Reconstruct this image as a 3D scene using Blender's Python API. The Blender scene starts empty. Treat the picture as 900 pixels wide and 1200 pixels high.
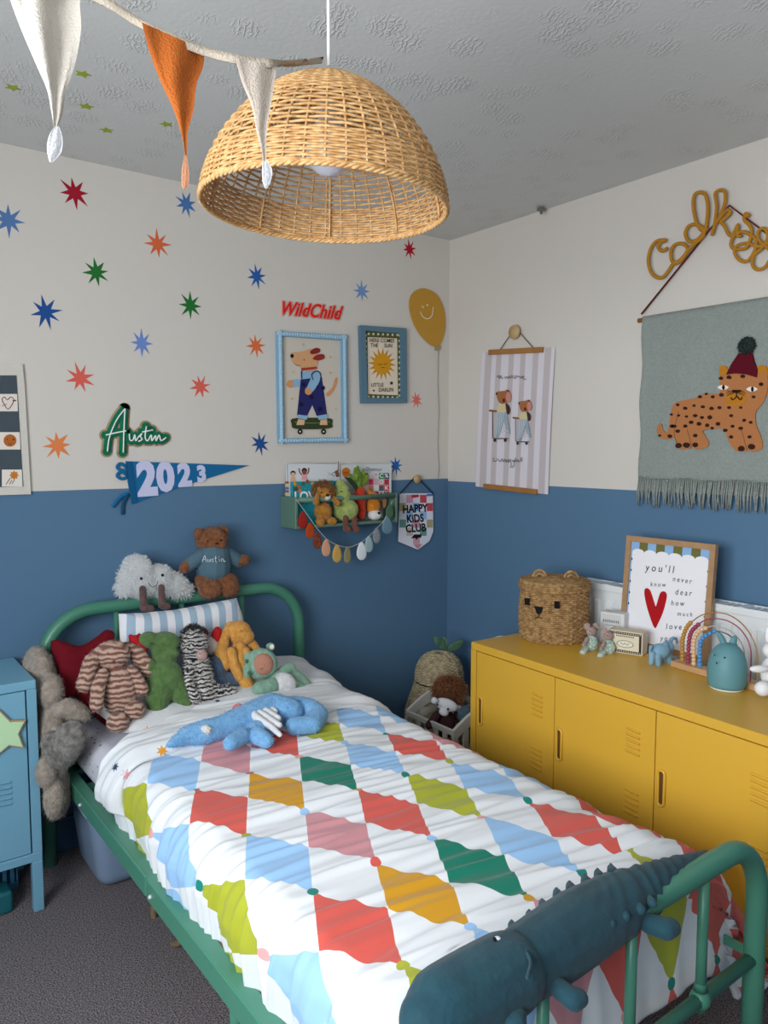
import bpy, math, random
from math import sin, cos, pi, radians, sqrt, atan2
from mathutils import Vector, Matrix, noise
random.seed(7)
SC = bpy.context.scene
COL = SC.collection
V = Vector
# ------------------------------------------------------------------ camera
FPX = 895.0
TH = math.atan(74/895.0); AZ = radians(53.1)
CAM = V((-2.46988, -2.77273, 1.42))
FW = V((cos(AZ)*cos(TH), sin(AZ)*cos(TH), -sin(TH)))
RT = V((sin(AZ), -cos(AZ), 0)); UP = RT.cross(FW)
def ray(px, py): return FW + RT*((px-450)/FPX) - UP*((py-600)/FPX)
def wY(px, py, y): r = ray(px, py); return CAM + r*((y-CAM.y)/r.y)
def wX(px, py, x): r = ray(px, py); return CAM + r*((x-CAM.x)/r.x)
def wZ(px, py, z): r = ray(px, py); return CAM + r*((z-CAM.z)/r.z)
def wD(px, py, d): return CAM + ray(px, py)*d
def wP(px, py, o, n):
    r = ray(px, py); return CAM + r*((o-CAM).dot(n)/r.dot(n))
cd = bpy.data.cameras.new('camera'); cam = bpy.data.objects.new('camera', cd); COL.objects.link(cam)
cam.matrix_world = Matrix(((RT.x, UP.x, -FW.x, CAM.x), (RT.y, UP.y, -FW.y, CAM.y), (RT.z, UP.z, -FW.z, CAM.z), (0, 0, 0, 1)))
cd.sensor_fit = 'VERTICAL'; cd.sensor_height = 36; cd.lens = 36*FPX/1200; cd.clip_start = .05
SC.camera = cam
# ------------------------------------------------------------------ materials
def lin(h):
    h = h.lstrip('#'); c = [int(h[i:i+2], 16)/255 for i in (0, 2, 4)]
    return [x/12.92 if x <= .04045 else ((x+.055)/1.055)**2.4 for x in c]
MATS = {}
def nd(nt, t, **k):
    n = nt.nodes.new(t)
    for a, b in k.items():
        if a in n.inputs: n.inputs[a].default_value = b
        else: setattr(n, a, b)
    return n
def mat(name, col='#888888', rough=.6, metal=0, bump=0, bscale=80, var=0, vscale=8, col2=None, sheen=0, spec=.5, alpha=1, trans=0, vc=None):
    if name in MATS: return MATS[name]
    m = bpy.data.materials.new(name); m.use_nodes = True; nt = m.node_tree; L = nt.links
    b = nt.nodes['Principled BSDF']
    c = lin(col)
    b.inputs['Base Color'].default_value = (*c, 1); b.inputs['Roughness'].default_value = rough
    b.inputs['Metallic'].default_value = metal; b.inputs['Specular IOR Level'].default_value = spec
    if sheen: b.inputs['Sheen Weight'].default_value = sheen; b.inputs['Sheen Roughness'].default_value = .6
    if alpha < 1: b.inputs['Alpha'].default_value = alpha
    if trans: b.inputs['Transmission Weight'].default_value = trans
    tc = nd(nt, 'ShaderNodeTexCoord')
    if vc:
        at = nd(nt, 'ShaderNodeAttribute', attribute_name=vc); L.new(at.outputs['Color'], b.inputs['Base Color'])
    elif var:
        n = nd(nt, 'ShaderNodeTexNoise', Scale=vscale, Detail=4.0); L.new(tc.outputs['Object'], n.inputs['Vector'])
        r = nd(nt, 'ShaderNodeValToRGB'); c2 = lin(col2) if col2 else [x*(1-var) for x in c]
        r.color_ramp.elements[0].position = .35; r.color_ramp.elements[1].position = .65
        r.color_ramp.elements[0].color = (*c2, 1); r.color_ramp.elements[1].color = (*c, 1)
        L.new(n.outputs['Fac'], r.inputs['Fac']); L.new(r.outputs['Color'], b.inputs['Base Color'])
    if bump:
        n2 = nd(nt, 'ShaderNodeTexNoise', Scale=bscale, Detail=3.0); L.new(tc.outputs['Object'], n2.inputs['Vector'])
        bp = nd(nt, 'ShaderNodeBump', Strength=bump, Distance=.01); L.new(n2.outputs['Fac'], bp.inputs['Height']); L.new(bp.outputs['Normal'], b.inputs['Normal'])
    MATS[name] = m; return m
def plush(name, col, col2=None, **k):
    return mat(name, col, rough=.95, bump=.5, bscale=220, var=.25, vscale=60, col2=col2, sheen=.2, spec=.1, **k)
def fabric(name, col, **k):
    return mat(name, col, rough=.9, bump=.35, bscale=300, spec=.15, **k)
def paint(name, col, rough=.35): return mat(name, col, rough=rough)
def flat(col, rough=.8):
    return mat('print_'+col.lstrip('#'), col, rough=rough, spec=.2)
# ------------------------------------------------------------------ mesh building
def mesh_from(name, parts, org):
    vs = []; fs = []; mi = []; ms = []; sm = []
    for p in parts:
        pv, pf, m = p[0], p[1], p[2]; s = p[3] if len(p) > 3 else True
        if m not in ms: ms.append(m)
        k = ms.index(m); b = len(vs)
        vs += [V(v)-org for v in pv]; fs += [tuple(i+b for i in f) for f in pf]
        mi += [k]*len(pf); sm += [s]*len(pf)
    me = bpy.data.meshes.new(name); me.from_pydata(vs, [], fs)
    for m in ms: me.materials.append(m)
    me.polygons.foreach_set('material_index', mi); me.polygons.foreach_set('use_smooth', sm); me.update()
    return me
def tag(o, label=None, cat=None, group=None, kind=None):
    if label: o['label'] = label
    if cat: o['category'] = cat
    if group: o['group'] = group
    if kind: o['kind'] = kind
    return o
def gpos(o):
    p = V((0, 0, 0))
    while o is not None: p = p+o.location; o = o.parent
    return p
def mk(name, parts, parent=None, label=None, cat=None, group=None, kind=None):
    allv = [V(v) for p in parts for v in p[0]]
    if parent: org = gpos(parent)
    else:
        a = [min(v[i] for v in allv) for i in range(3)]; b = [max(v[i] for v in allv) for i in range(3)]
        org = V(((a[0]+b[0])/2, (a[1]+b[1])/2, a[2]))
    o = bpy.data.objects.new(name, mesh_from(name, parts, org)); COL.objects.link(o)
    if parent: o.parent = parent
    else: o.location = org
    return tag(o, label, cat, group, kind)
def thing(name, loc, label, cat, group=None):
    o = bpy.data.objects.new(name, None); o.empty_display_size = .05; COL.objects.link(o); o.location = V(loc)
    return tag(o, label, cat, group)
def box(a, b, m, bev=0):
    x0, y0, z0 = [min(a[i], b[i]) for i in range(3)]; x1, y1, z1 = [max(a[i], b[i]) for i in range(3)]
    return obox(V(((x0+x1)/2, (y0+y1)/2, (z0+z1)/2)), V((1, 0, 0)), V((0, 1, 0)), V((0, 0, 1)), (x1-x0)/2, (y1-y0)/2, (z1-z0)/2, m, bev)
def obox(c, X, Y, Z, hx, hy, hz, m, bev=0):
    """box with chamfered edges in any frame"""
    vs = []; fs = []
    c = V(c)
    if not bev:
        for sx in (-1, 1):
            for sy in (-1, 1):
                for sz in (-1, 1): vs.append(c+X*hx*sx+Y*hy*sy+Z*hz*sz)
        return (vs, [(0, 1, 3, 2), (4, 6, 7, 5), (0, 4, 5, 1), (2, 3, 7, 6), (0, 2, 6, 4), (1, 5, 7, 3)], m, False)
    idx = {}
    for sx in (-1, 1):
        for sy in (-1, 1):
            for sz in (-1, 1):
                for ax in range(3):
                    h = [hx-bev, hy-bev, hz-bev]; h[ax] += bev
                    idx[(sx, sy, sz, ax)] = len(vs); vs.append(c+X*h[0]*sx+Y*h[1]*sy+Z*h[2]*sz)
    S = [(-1, -1), (1, -1), (1, 1), (-1, 1)]
    for s in (-1, 1):
        fs.append(tuple(idx[(s, a, b, 0)] for a, b in S)); fs.append(tuple(idx[(a, s, b, 1)] for a, b in S)); fs.append(tuple(idx[(a, b, s, 2)] for a, b in S))
        for t in (-1, 1):
            fs.append((idx[(s, t, -1, 0)], idx[(s, t, 1, 0)], idx[(s, t, 1, 1)], idx[(s, t, -1, 1)]))
            fs.append((idx[(s, -1, t, 0)], idx[(s, 1, t, 0)], idx[(s, 1, t, 2)], idx[(s, -1, t, 2)]))
            fs.append((idx[(-1, s, t, 1)], idx[(1, s, t, 1)], idx[(1, s, t, 2)], idx[(-1, s, t, 2)]))
            for q in (-1, 1): fs.append((idx[(s, t, q, 0)], idx[(s, t, q, 1)], idx[(s, t, q, 2)]))
    return (vs, fs, m, False)
def catmull(pts, n=6, closed=False):
    pts = [V(p) for p in pts]; N = len(pts); out = []
    if N < 3: return pts
    for i in range(N if closed else N-1):
        if closed: p0, p1, p2, p3 = pts[i-1], pts[i], pts[(i+1) % N], pts[(i+2) % N]
        else: p0 = pts[max(i-1, 0)]; p1 = pts[i]; p2 = pts[i+1]; p3 = pts[min(i+2, N-1)]
        for k in range(n):
            t = k/n
            out.append(.5*((2*p1)+(p2-p0)*t+(2*p0-5*p1+4*p2-p3)*t*t+(3*p1-p0-3*p2+p3)*t**3))
    if not closed: out.append(pts[-1])
    return out
def tube(pts, r, m, seg=8, closed=False, flat_n=None, fr=1, cap=True):
    """tube along pts; r a number or a list; flat_n squashes the section along that normal by fr"""
    pts = [V(p) for p in pts]; n = len(pts); vs = []; fs = []
    rs = r if isinstance(r, (list, tuple)) else [r]*n
    prev = None
    for i, p in enumerate(pts):
        if closed: t = pts[(i+1) % n]-pts[i-1]
        else: t = pts[min(i+1, n-1)]-pts[max(i-1, 0)]
        if t.length < 1e-9: t = V((0, 0, 1))
        t.normalize()
        if flat_n is not None: a = V(flat_n)-t*t.dot(V(flat_n))
        elif prev is None: a = t.orthogonal()
        else: a = prev-t*t.dot(prev)
        if a.length < 1e-6: a = t.orthogonal()
        a.normalize(); prev = a; b = t.cross(a)
        for k in range(seg):
            w = 2*pi*k/seg; vs.append(p+a*(cos(w)*rs[i]*fr)+b*(sin(w)*rs[i]))
    for i in range(n if closed else n-1):
        j = (i+1) % n
        for k in range(seg):
            q = (k+1) % seg; fs.append((i*seg+k, i*seg+q, j*seg+q, j*seg+k))
    if not closed and cap: fs.append(tuple(range(seg))[::-1]); fs.append(tuple((n-1)*seg+k for k in range(seg)))
    return (vs, fs, m, True)
def ell(c, X, Y, Z, m, nu=16, nv=10):
    """ellipsoid whose half axes are the vectors X Y Z"""
    vs = [V(c)+V(Z)]; fs = []
    for i in range(1, nv):
        a = pi*i/nv
        for j in range(nu):
            b = 2*pi*j/nu; vs.append(V(c)+V(X)*(sin(a)*cos(b))+V(Y)*(sin(a)*sin(b))+V(Z)*cos(a))
    vs.append(V(c)-V(Z)); last = len(vs)-1
    for j in range(nu):
        k = (j+1) % nu; fs.append((0, 1+j, 1+k)); fs.append((last, last-nu+k, last-nu+j))
        for i in range(nv-2): fs.append((1+i*nu+j, 1+(i+1)*nu+j, 1+(i+1)*nu+k, 1+i*nu+k))
    return (vs, fs, m, True)
def ball(c, r, m, nu=12, nv=8): return ell(c, V((r, 0, 0)), V((0, r, 0)), V((0, 0, r)), m, nu, nv)
def capsule(p0, p1, r0, r1, m, seg=12):
    p0 = V(p0); p1 = V(p1); t = p1-p0; L = max(t.length, 1e-5); t = t/L
    P = []; R = []
    for k in range(5): a = pi/2*(1-k/4)*.999; P.append(p0-t*(r0*sin(a))); R.append(max(r0*cos(a), 1e-4))
    for k in range(1, 4): P.append(p0+t*(L*k/4)); R.append(r0+(r1-r0)*k/4)
    for k in range(5): a = pi/2*k/4*.999; P.append(p1+t*(r1*sin(a))); R.append(max(r1*cos(a), 1e-4))
    return tube(P, R, m, seg)
def lathe(prof, c, m, seg=32, X=V((1, 0, 0)), Y=V((0, 1, 0)), Z=V((0, 0, 1))):
    vs = []; fs = []
    for r, z in prof:
        for k in range(seg): w = 2*pi*k/seg; vs.append(V(c)+X*(r*cos(w))+Y*(r*sin(w))+Z*z)
    for i in range(len(prof)-1):
        for k in range(seg): q = (k+1) % seg; fs.append((i*seg+k, i*seg+q, (i+1)*seg+q, (i+1)*seg+k))
    return (vs, fs, m, True)
def slab(front, back, m, sides=True):
    n = len(front)
    if back is None: return (front, [tuple(range(n))], m, False)
    f = [tuple(range(n)), tuple(range(2*n-1, n-1, -1))]
    for i in range(n): j = (i+1) % n; f.append((i, i+n, j+n, j))
    return (list(front)+list(back), f, m, False)
class Crop:
    """turns points read off an enlarged detail of the photograph into points of a real plane"""
    def __init__(s, x0, y0, sc, kind, val, n=None):
        s.x0, s.y0, s.sc, s.kind, s.val = x0, y0, sc, kind, val
        s.n = {'Y': V((0, -1, 0)), 'X': V((-1, 0, 0)), 'P': n, 'Z': V((0, 0, 1))}[kind]
    def __call__(s, cx, cy, t=0):
        px = s.x0+cx/s.sc; py = s.y0+cy/s.sc
        if s.kind == 'Y': p = wY(px, py, s.val)
        elif s.kind == 'X': p = wX(px, py, s.val)
        elif s.kind == 'Z': p = wZ(px, py, s.val)
        else: p = wP(px, py, s.val, s.n)
        return p+s.n*t
    def poly(s, pts, m, t1, t0=None):
        return slab([s(x, y, t1) for x, y in pts], None if t0 is None else [s(x, y, t0) for x, y in pts], m)
    def disc(s, cx, cy, rx, ry, m, t1, t0=None, n=24, rot=0):
        c, d = cos(radians(rot)), sin(radians(rot))
        return s.poly([(cx+rx*cos(2*pi*i/n)*c-ry*sin(2*pi*i/n)*d, cy+rx*cos(2*pi*i/n)*d+ry*sin(2*pi*i/n)*c) for i in range(n)], m, t1, t0)
    def smooth(s, pts, m, t1, t0=None, k=4):
        q = catmull([(x, y, 0) for x, y in pts], k, True); return s.poly([(v.x, v.y) for v in q], m, t1, t0)
    def line(s, pts, w, m, t, fr=.25, sm=True, closed=False, seg=6):
        """drawn stroke; w is its half width in detail pixels"""
        if sm and len(pts) > 2: pts = [(v.x, v.y) for v in catmull([(x, y, 0) for x, y in pts], 5, closed)]
        P = [s(x, y, t) for x, y in pts]
        q = (s(pts[0][0]+1, pts[0][1])-s(pts[0][0], pts[0][1])).length; q2 = (s(pts[0][0], pts[0][1]+1)-s(pts[0][0], pts[0][1])).length
        return tube(P, w*(q+q2)/2, m, seg, closed, s.n, fr)
    def ends(s, pts, w, m, t, t0): return [s.disc(pts[i][0], pts[i][1], w, w, m, t, t0) for i in (0, -1)]
def decal(obj, px, py, r, c, n=7):
    """a printed star lying on the surface of obj"""
    bpy.context.view_layer.update(); inv = gpos(obj)
    ok, loc, nr, _ = obj.ray_cast(CAM-inv, (wD(px, py, 1)-CAM).normalized())
    if not ok: return None
    a = nr.orthogonal().normalized(); b = nr.cross(a); q = []; rr = random.uniform(0, 3)
    for x, y in star2(n, r, r*.42, rr)+[(0, 0)]:
        p = loc+a*x+b*y; ok, l2, n2, _ = obj.ray_cast(p+nr*.05, -nr, distance=.09)
        q.append(inv+(l2 if ok else p)+nr*.0014)
    m = len(q)-1
    return mk('printed_star', [(q, [(i, (i+1) % m, m) for i in range(m)], flat(PC[c]), False)], obj)
def star2(n, r, ri, rot=0): return [((r if i % 2 == 0 else ri)*cos(rot+pi*i/n), (r if i % 2 == 0 else ri)*sin(rot+pi*i/n)) for i in range(2*n)]
def text(fn, st, cx, cy, size, m, t, rot=0, bold=0, shear=0, sp=1, xs=1, align='CENTER', t0=None):
    cu = bpy.data.curves.new('t', 'FONT'); cu.body = st; cu.size = 1; cu.offset = bold; cu.shear = shear; cu.space_character = sp; cu.align_x = align; cu.align_y = 'CENTER'; cu.resolution_u = 3
    cu.space_line = .9
    if t0 is not None: cu.extrude = .01
    o = bpy.data.objects.new('t', cu); COL.objects.link(o); bpy.context.view_layer.update()
    me = bpy.data.meshes.new_from_object(o.evaluated_get(bpy.context.evaluated_depsgraph_get()))
    c, s = cos(radians(rot)), sin(radians(rot)); vs = []
    for v in me.vertices:
        x = v.co.x*xs*size; y = -v.co.y*size
        tt = t if (t0 is None or v.co.z > 0) else t0
        vs.append(fn(cx+x*c-y*s, cy+x*s+y*c, tt))
    fs = [tuple(p.vertices) for p in me.polygons]
    bpy.data.objects.remove(o); bpy.data.curves.remove(cu); bpy.data.meshes.remove(me)
    return (vs, fs, m, False)
# ------------------------------------------------------------------ soft things
def fuse(parts, m, vox=.005, smooth=4, disp=0, dscale=30):
    """melt overlapping closed shapes into one soft skin"""
    me = mesh_from('tmp', [(p[0], p[1], m) for p in parts], V((0, 0, 0)))
    o = bpy.data.objects.new('tmp', me); COL.objects.link(o)
    r = o.modifiers.new('r', 'REMESH'); r.mode = 'VOXEL'; r.voxel_size = vox; r.use_smooth_shade = True
    s = o.modifiers.new('s', 'SMOOTH'); s.factor = .5; s.iterations = smooth
    bpy.context.view_layer.update()
    e = bpy.data.meshes.new_from_object(o.evaluated_get(bpy.context.evaluated_depsgraph_get()))
    vs = [v.co.copy() for v in e.vertices]; ns = [v.normal.copy() for v in e.vertices]; fs = [tuple(p.vertices) for p in e.polygons]
    if disp: vs = [v+n*disp*noise.noise(v*dscale) for v, n in zip(vs, ns)]
    bpy.data.objects.remove(o); bpy.data.meshes.remove(e); bpy.data.meshes.remove(me)
    return (vs, fs, m, True, ns)
FUZZN = {}
def fuzz(skin, n, ln, w, m=None, droop=.3, spread=.5, where=None):
    vs = []; fs = []; sv, sf, sm, _, sn = skin; rnd = random.Random(len(sv)+n)
    F = [f for f in sf if where is None or where(sv[f[0]])]
    if not F: return (vs, fs, m or sm, True)
    for _ in range(n):
        f = rnd.choice(F); i = rnd.choice(f); j = rnd.choice(f); a = rnd.random()
        p = sv[i]*a+sv[j]*(1-a); nn = sn[i]
        d = (nn+V((rnd.uniform(-1, 1), rnd.uniform(-1, 1), rnd.uniform(-1, 1)))*spread+V((0, 0, -droop))).normalized()
        sd = d.cross(V((rnd.uniform(-1, 1), rnd.uniform(-1, 1), rnd.uniform(-1, 1)))).normalized()
        L = ln*rnd.uniform(.5, 1.2); b = len(vs); mid = p+d*L*.55+nn*L*.1
        vs += [p-sd*w-nn*.001, p+sd*w-nn*.001, mid+sd*w*.6, mid-sd*w*.6, p+d*L+V((0, 0, -L*.25))]
        fs += [(b, b+1, b+2, b+3), (b+3, b+2, b+4)]
    return (vs, fs, m or sm, True)
class Body:
    """places rounded shapes of a soft toy on a leaning plane y = y0 + k (z - z0)"""
    def __init__(s, y0, z0, k):
        s.o = V((0, y0, z0)); s.n = V((0, -1, k)).normalized(); s.P = []
    def at(s, px, py, off=0):
        p = wP(px, py, s.o, s.n)+(CAM-wP(px, py, s.o, s.n)).normalized()*off; return p
    def sc(s, px, py): return (wP(px, py, s.o, s.n)-CAM).dot(FW)/FPX
    def E(s, px, py, rx, ry, rz=None, rot=0, off=0, m=None, nu=16, nv=10):
        k = s.sc(px, py); c = s.at(px, py, off); a = radians(rot)
        X = (RT*cos(a)-UP*sin(a))*rx*k; Y = (UP*cos(a)+RT*sin(a))*ry*k; Z = FW*(rz*k if rz else min(rx, ry)*k)
        return ell(c, X, Y, Z, m, nu, nv)
    def e(s, *a, **k): s.P.append(s.E(*a, **k)); return s
    def c(s, x0, y0, r0, x1, y1, r1, o0=0, o1=0):
        s.P.append(capsule(s.at(x0, y0, o0), s.at(x1, y1, o1), r0*s.sc(x0, y0), r1*s.sc(x1, y1), None)); return s
    def limb(s, pts, off=0):
        for a, b in zip(pts, pts[1:]): s.c(a[0], a[1], a[2], b[0], b[1], b[2], off, off)
        return s
    def fuse(s, m, vox=.005, smooth=4, disp=0, dscale=30):
        r = fuse(s.P, m, vox, smooth, disp, dscale); s.P = []; return r
def toy(name, b, label, cat, group=None, base=None):
    return thing(name, base if base is not None else b, label, cat, group)
def skin(name, parent, sk, *extra, label=None): return mk(name, [sk[:4]]+list(extra), parent, label)
def puff(outline, n, thick, m, rings=((1, 0), (.985, .35), (.93, .65), (.82, .85), (.6, .96), (.3, 1))):
    """stuffed cushion from an outline of 3D points"""
    c = sum(outline, V((0, 0, 0)))/len(outline); N = len(outline); vs = []; fs = []; R = []
    for sgn in (1, -1):
        base = []
        for q, (s, h) in enumerate(rings):
            if sgn == -1 and q == 0: base.append(R[0]); continue
            idx = []
            for p in outline: idx.append(len(vs)); vs.append(c+(p-c)*s+n*(h*thick*sgn))
            base.append(idx)
        R = base if sgn == 1 else R
        for a, b in zip(base, base[1:]):
            for i in range(N): j = (i+1) % N; fs.append((a[i], a[j], b[j], b[i]))
        vs.append(c+n*thick*sgn); k = len(vs)-1
        for i in range(N): fs.append((base[-1][i], base[-1][(i+1) % N], k))
    return (vs, fs, m, True)
def weave(mapf, rows, nr, amp, rr, m, rib_r=None, sub=4, seg=5):
    """woven wall: rows = [(radius, height)], canes pass in front of and behind nr uprights"""
    out = []; N = nr*sub
    for k, (r, z) in enumerate(rows):
        pts = [mapf((r+amp*cos(nr/2*2*pi*j/N+k*pi)), 2*pi*j/N, z) for j in range(N)]
        out.append(tube(pts, rr, m, seg, True))
    if rib_r:
        for i in range(nr):
            out.append(tube([mapf(r, 2*pi*i/nr, z) for r, z in rows[::max(1, len(rows)//20)]+[rows[-1]]], rib_r, m, 5))
    return out
# ================================================================== the room
XL, YF, ZC, ZP = -3.35, -3.7, 2.4, 1.277
m_white = mat('wall_white', '#d6d0c8', rough=.85, bump=.05, bscale=60, spec=.2)
m_blue = mat('wall_blue', '#557795', rough=.75, bump=.05, bscale=60, spec=.3)
def mk_ceiling():
    m = bpy.data.materials.new('ceiling_paper'); m.use_nodes = True; nt = m.node_tree; L = nt.links; b = nt.nodes['Principled BSDF']
    b.inputs['Base Color'].default_value = (*lin('#d3d4d2'), 1); b.inputs['Roughness'].default_value = .7
    tc = nd(nt, 'ShaderNodeTexCoord')
    mp = nd(nt, 'ShaderNodeMapping'); L.new(tc.outputs['Object'], mp.inputs['Vector']); mp.inputs['Rotation'].default_value = (0, 0, .4)
    vo = nd(nt, 'ShaderNodeTexVoronoi', Scale=9.0); L.new(mp.outputs[0], vo.inputs['Vector'])
    r = nd(nt, 'ShaderNodeMapRange'); r.inputs['From Min'].default_value = .5; r.inputs['From Max'].default_value = .2; L.new(vo.outputs['Distance'], r.inputs['Value'])
    w = nd(nt, 'ShaderNodeTexWave', Scale=22.0, Distortion=9.0, Detail=3.0); w.inputs['Detail Scale'].default_value = 2.5; L.new(mp.outputs[0], w.inputs['Vector'])
    n = nd(nt, 'ShaderNodeTexNoise', Scale=70.0, Detail=3.0); L.new(mp.outputs[0], n.inputs['Vector'])
    p = nd(nt, 'ShaderNodeMath', operation='POWER'); L.new(w.outputs['Fac'], p.inputs[0]); p.inputs[1].default_value = 3
    q = nd(nt, 'ShaderNodeMath', operation='MULTIPLY'); L.new(p.outputs[0], q.inputs[0]); L.new(r.outputs[0], q.inputs[1])
    a = nd(nt, 'ShaderNodeMath', operation='MULTIPLY_ADD'); L.new(n.outputs['Fac'], a.inputs[0]); a.inputs[1].default_value = .25; L.new(q.outputs[0], a.inputs[2])
    bp = nd(nt, 'ShaderNodeBump', Strength=.5, Distance=.006); L.new(a.outputs[0], bp.inputs['Height']); L.new(bp.outputs['Normal'], b.inputs['Normal'])
    return m
def mk_carpet():
    m = bpy.data.materials.new('carpet'); m.use_nodes = True; nt = m.node_tree; L = nt.links; b = nt.nodes['Principled BSDF']
    b.inputs['Roughness'].default_value = 1; b.inputs['Specular IOR Level'].default_value = .05
    tc = nd(nt, 'ShaderNodeTexCoord'); n = nd(nt, 'ShaderNodeTexNoise', Scale=230.0, Detail=5.0); L.new(tc.outputs['Object'], n.inputs['Vector'])
    r = nd(nt, 'ShaderNodeValToRGB'); r.color_ramp.elements[0].position = .36; r.color_ramp.elements[1].position = .66
    r.color_ramp.elements[0].color = (*lin('#544f56'), 1); r.color_ramp.elements[1].color = (*lin('#aba2a2'), 1)
    L.new(n.outputs['Fac'], r.inputs['Fac']); L.new(r.outputs['Color'], b.inputs['Base Color'])
    bp = nd(nt, 'ShaderNodeBump', Strength=1.0, Distance=.01); L.new(n.outputs['Fac'], bp.inputs['Height']); L.new(bp.outputs['Normal'], b.inputs['Normal'])
    return m
def st(name, parts, parent=None): return mk(name, parts, parent, kind='structure' if not parent else None)
T = .12
st('floor', [box((XL-T, YF-T, -.1), (T, T, 0), mk_carpet())])
st('ceiling', [box((XL-T, YF-T, ZC), (T, T, ZC+.1), mk_ceiling())])
st('wall_back', [box((XL-T, 0, 0), (T, T, ZP), m_blue), box((XL-T, 0, ZP), (T, T, ZC), m_white)])
st('wall_right', [box((0, YF-T, 0), (T, 0, ZP-.012), m_blue), box((0, YF-T, ZP-.012), (T, 0, ZC), m_white)])
WY0, WY1, WZ0, WZ1 = -3.15, -1.35, .82, 2.02
st('wall_left', [box((XL-T, YF, 0), (XL, 0, WZ0), m_blue), box((XL-T, YF, WZ1), (XL, 0, ZC), m_white),
                 box((XL-T, YF, WZ0), (XL, WY0, ZP), m_blue), box((XL-T, YF, ZP), (XL, WY0, WZ1), m_white),
                 box((XL-T, WY1, WZ0), (XL, 0, ZP), m_blue), box((XL-T, WY1, ZP), (XL, 0, WZ1), m_white)])
st('wall_front', [box((XL-T, YF-T, 0), (T, YF, ZP), m_blue), box((XL-T, YF-T, ZP), (T, YF, ZC), m_white)])
m_upvc = paint('window_white', '#eef0f0', .3)
wf = [box((XL-.1, WY0, WZ0), (XL-.03, WY0+.06, WZ1), m_upvc), box((XL-.1, WY1-.06, WZ0), (XL-.03, WY1, WZ1), m_upvc),
      box((XL-.1, WY0+.06, WZ0), (XL-.03, WY1-.06, WZ0+.06), m_upvc), box((XL-.1, WY0+.06, WZ1-.06), (XL-.03, WY1-.06, WZ1), m_upvc),
      box((XL-.1, (WY0+WY1)/2-.03, WZ0+.06), (XL-.03, (WY0+WY1)/2+.03, WZ1-.06), m_upvc)]
st('window_1', wf)
m_skirt = paint('skirting_blue', '#3a5f80', .5)
st('baseboard_back', [box((XL, -.018, 0), (0, 0, .12), m_skirt, .004)])
st('baseboard_right', [box((-.018, YF, 0), (0, -.018, .12), m_skirt, .004)])
# ================================================================== light
def area(name, loc, tgt, sx, sy, pw, col=(1, 1, 1)):
    l = bpy.data.lights.new(name, 'AREA'); l.shape = 'RECTANGLE'; l.size = sx; l.size_y = sy; l.energy = pw; l.color = col
    o = bpy.data.objects.new(name, l); COL.objects.link(o); o.location = loc
    o.rotation_euler = (V(tgt)-V(loc)).to_track_quat('-Z', 'Y').to_euler(); return o
area('window_daylight', (XL-.11, (WY0+WY1)/2, (WZ0+WZ1)/2), (0, (WY0+WY1)/2, (WZ0+WZ1)/2-.45), WY1-WY0-.1, WZ1-WZ0-.1, 83, (.93, .97, 1))
w = bpy.data.worlds.new('sky'); SC.world = w; w.use_nodes = True
bg = w.node_tree.nodes['Background']; bg.inputs['Color'].default_value = (.75, .87, 1, 1); bg.inputs['Strength'].default_value = .7
SC.view_settings.view_transform = 'Standard'; SC.view_settings.look = 'None'; SC.view_settings.gamma = 1; SC.view_settings.use_curve_mapping = False
SC.view_settings.exposure = 0
# ================================================================== the bed
m_gf = paint('bed_green', '#46836d', .38)
BX0, BX1, BY0, BY1 = -1.877, -.888, -.08, -2.0
bed = thing('bed_frame', ((BX0+BX1)/2, -1.04, 0), 'green metal tube bed frame with curved headboard and footboard', 'bed')
def hoop(y, top, r, cr, x0=BX0, x1=BX1, z0=0):
    pts = [V((x0, y, z0)), V((x0, y, (top-cr)*.6))]
    for k in range(11): a = pi*k/20; pts.append(V((x0+cr-cr*cos(a), y, top-cr+cr*sin(a))))
    for k in range(11): a = pi/2*(1-k/10); pts.append(V((x1-cr+cr*cos(a), y, top-cr+cr*sin(a))))
    pts += [V((x1, y, (top-cr)*.6)), V((x1, y, z0))]
    return tube(pts, r, m_gf, 16)
head = mk('headboard', [hoop(BY0, .868, .023, .17)], bed)
for x in (-1.63, -1.39, -1.145):
    mk('spindle', [tube([V((x, BY0, .34)), V((x, BY0, .868))], .0105, m_gf, 10)], head)
mk('crossbar', [tube([V((BX0, BY0, .33)), V((BX1, BY0, .33))], .016, m_gf, 10)], head)
foot = mk('footboard', [hoop(BY1, .597, .0225, .13)], bed)
for x in (-1.57, -1.335, -1.10):
    mk('spindle', [tube([V((x, BY1, .30)), V((x, BY1, .597))], .0105, m_gf, 10), ball((x, BY1, .325), .021, m_gf), lathe([(.0105, .025), (.015, .02), (.0105, .035)], (x, BY1, .325), m_gf, 12)], foot)
mk('crossbar', [tube([V((BX0, BY1, .325)), V((BX1, BY1, .325))], .014, m_gf, 10)], foot)
for x in (-1.856, -.897):
    s = -1 if x < -1.4 else 1
    r = mk('side_rail', [box((x-.004, BY0-.02, .318), (x+.004, -.98, .370), m_gf, .002), box((x-.004, -.985, .315), (x+.004, BY1+.07, .368), m_gf, .002), box((x-.003, BY1+.07, .325), (x+.003, BY1+.015, .345), m_gf),
        box((x, BY0-.02, .362), (x-s*.035, BY1+.09, .369), m_gf, .002)], bed)
    for y in (-.42, -1.02, -1.72): mk('bolt', [ball((x+s*.006, y, .338), .0055, paint('steel', '#c8ccd0', .3), 8, 6)], r)
mk('slats', [box((BX0+.02, y, .345), (BX1-.02, y-.05, .357), m_gf) for y in [-.15-.17*i for i in range(11)]], bed)
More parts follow.
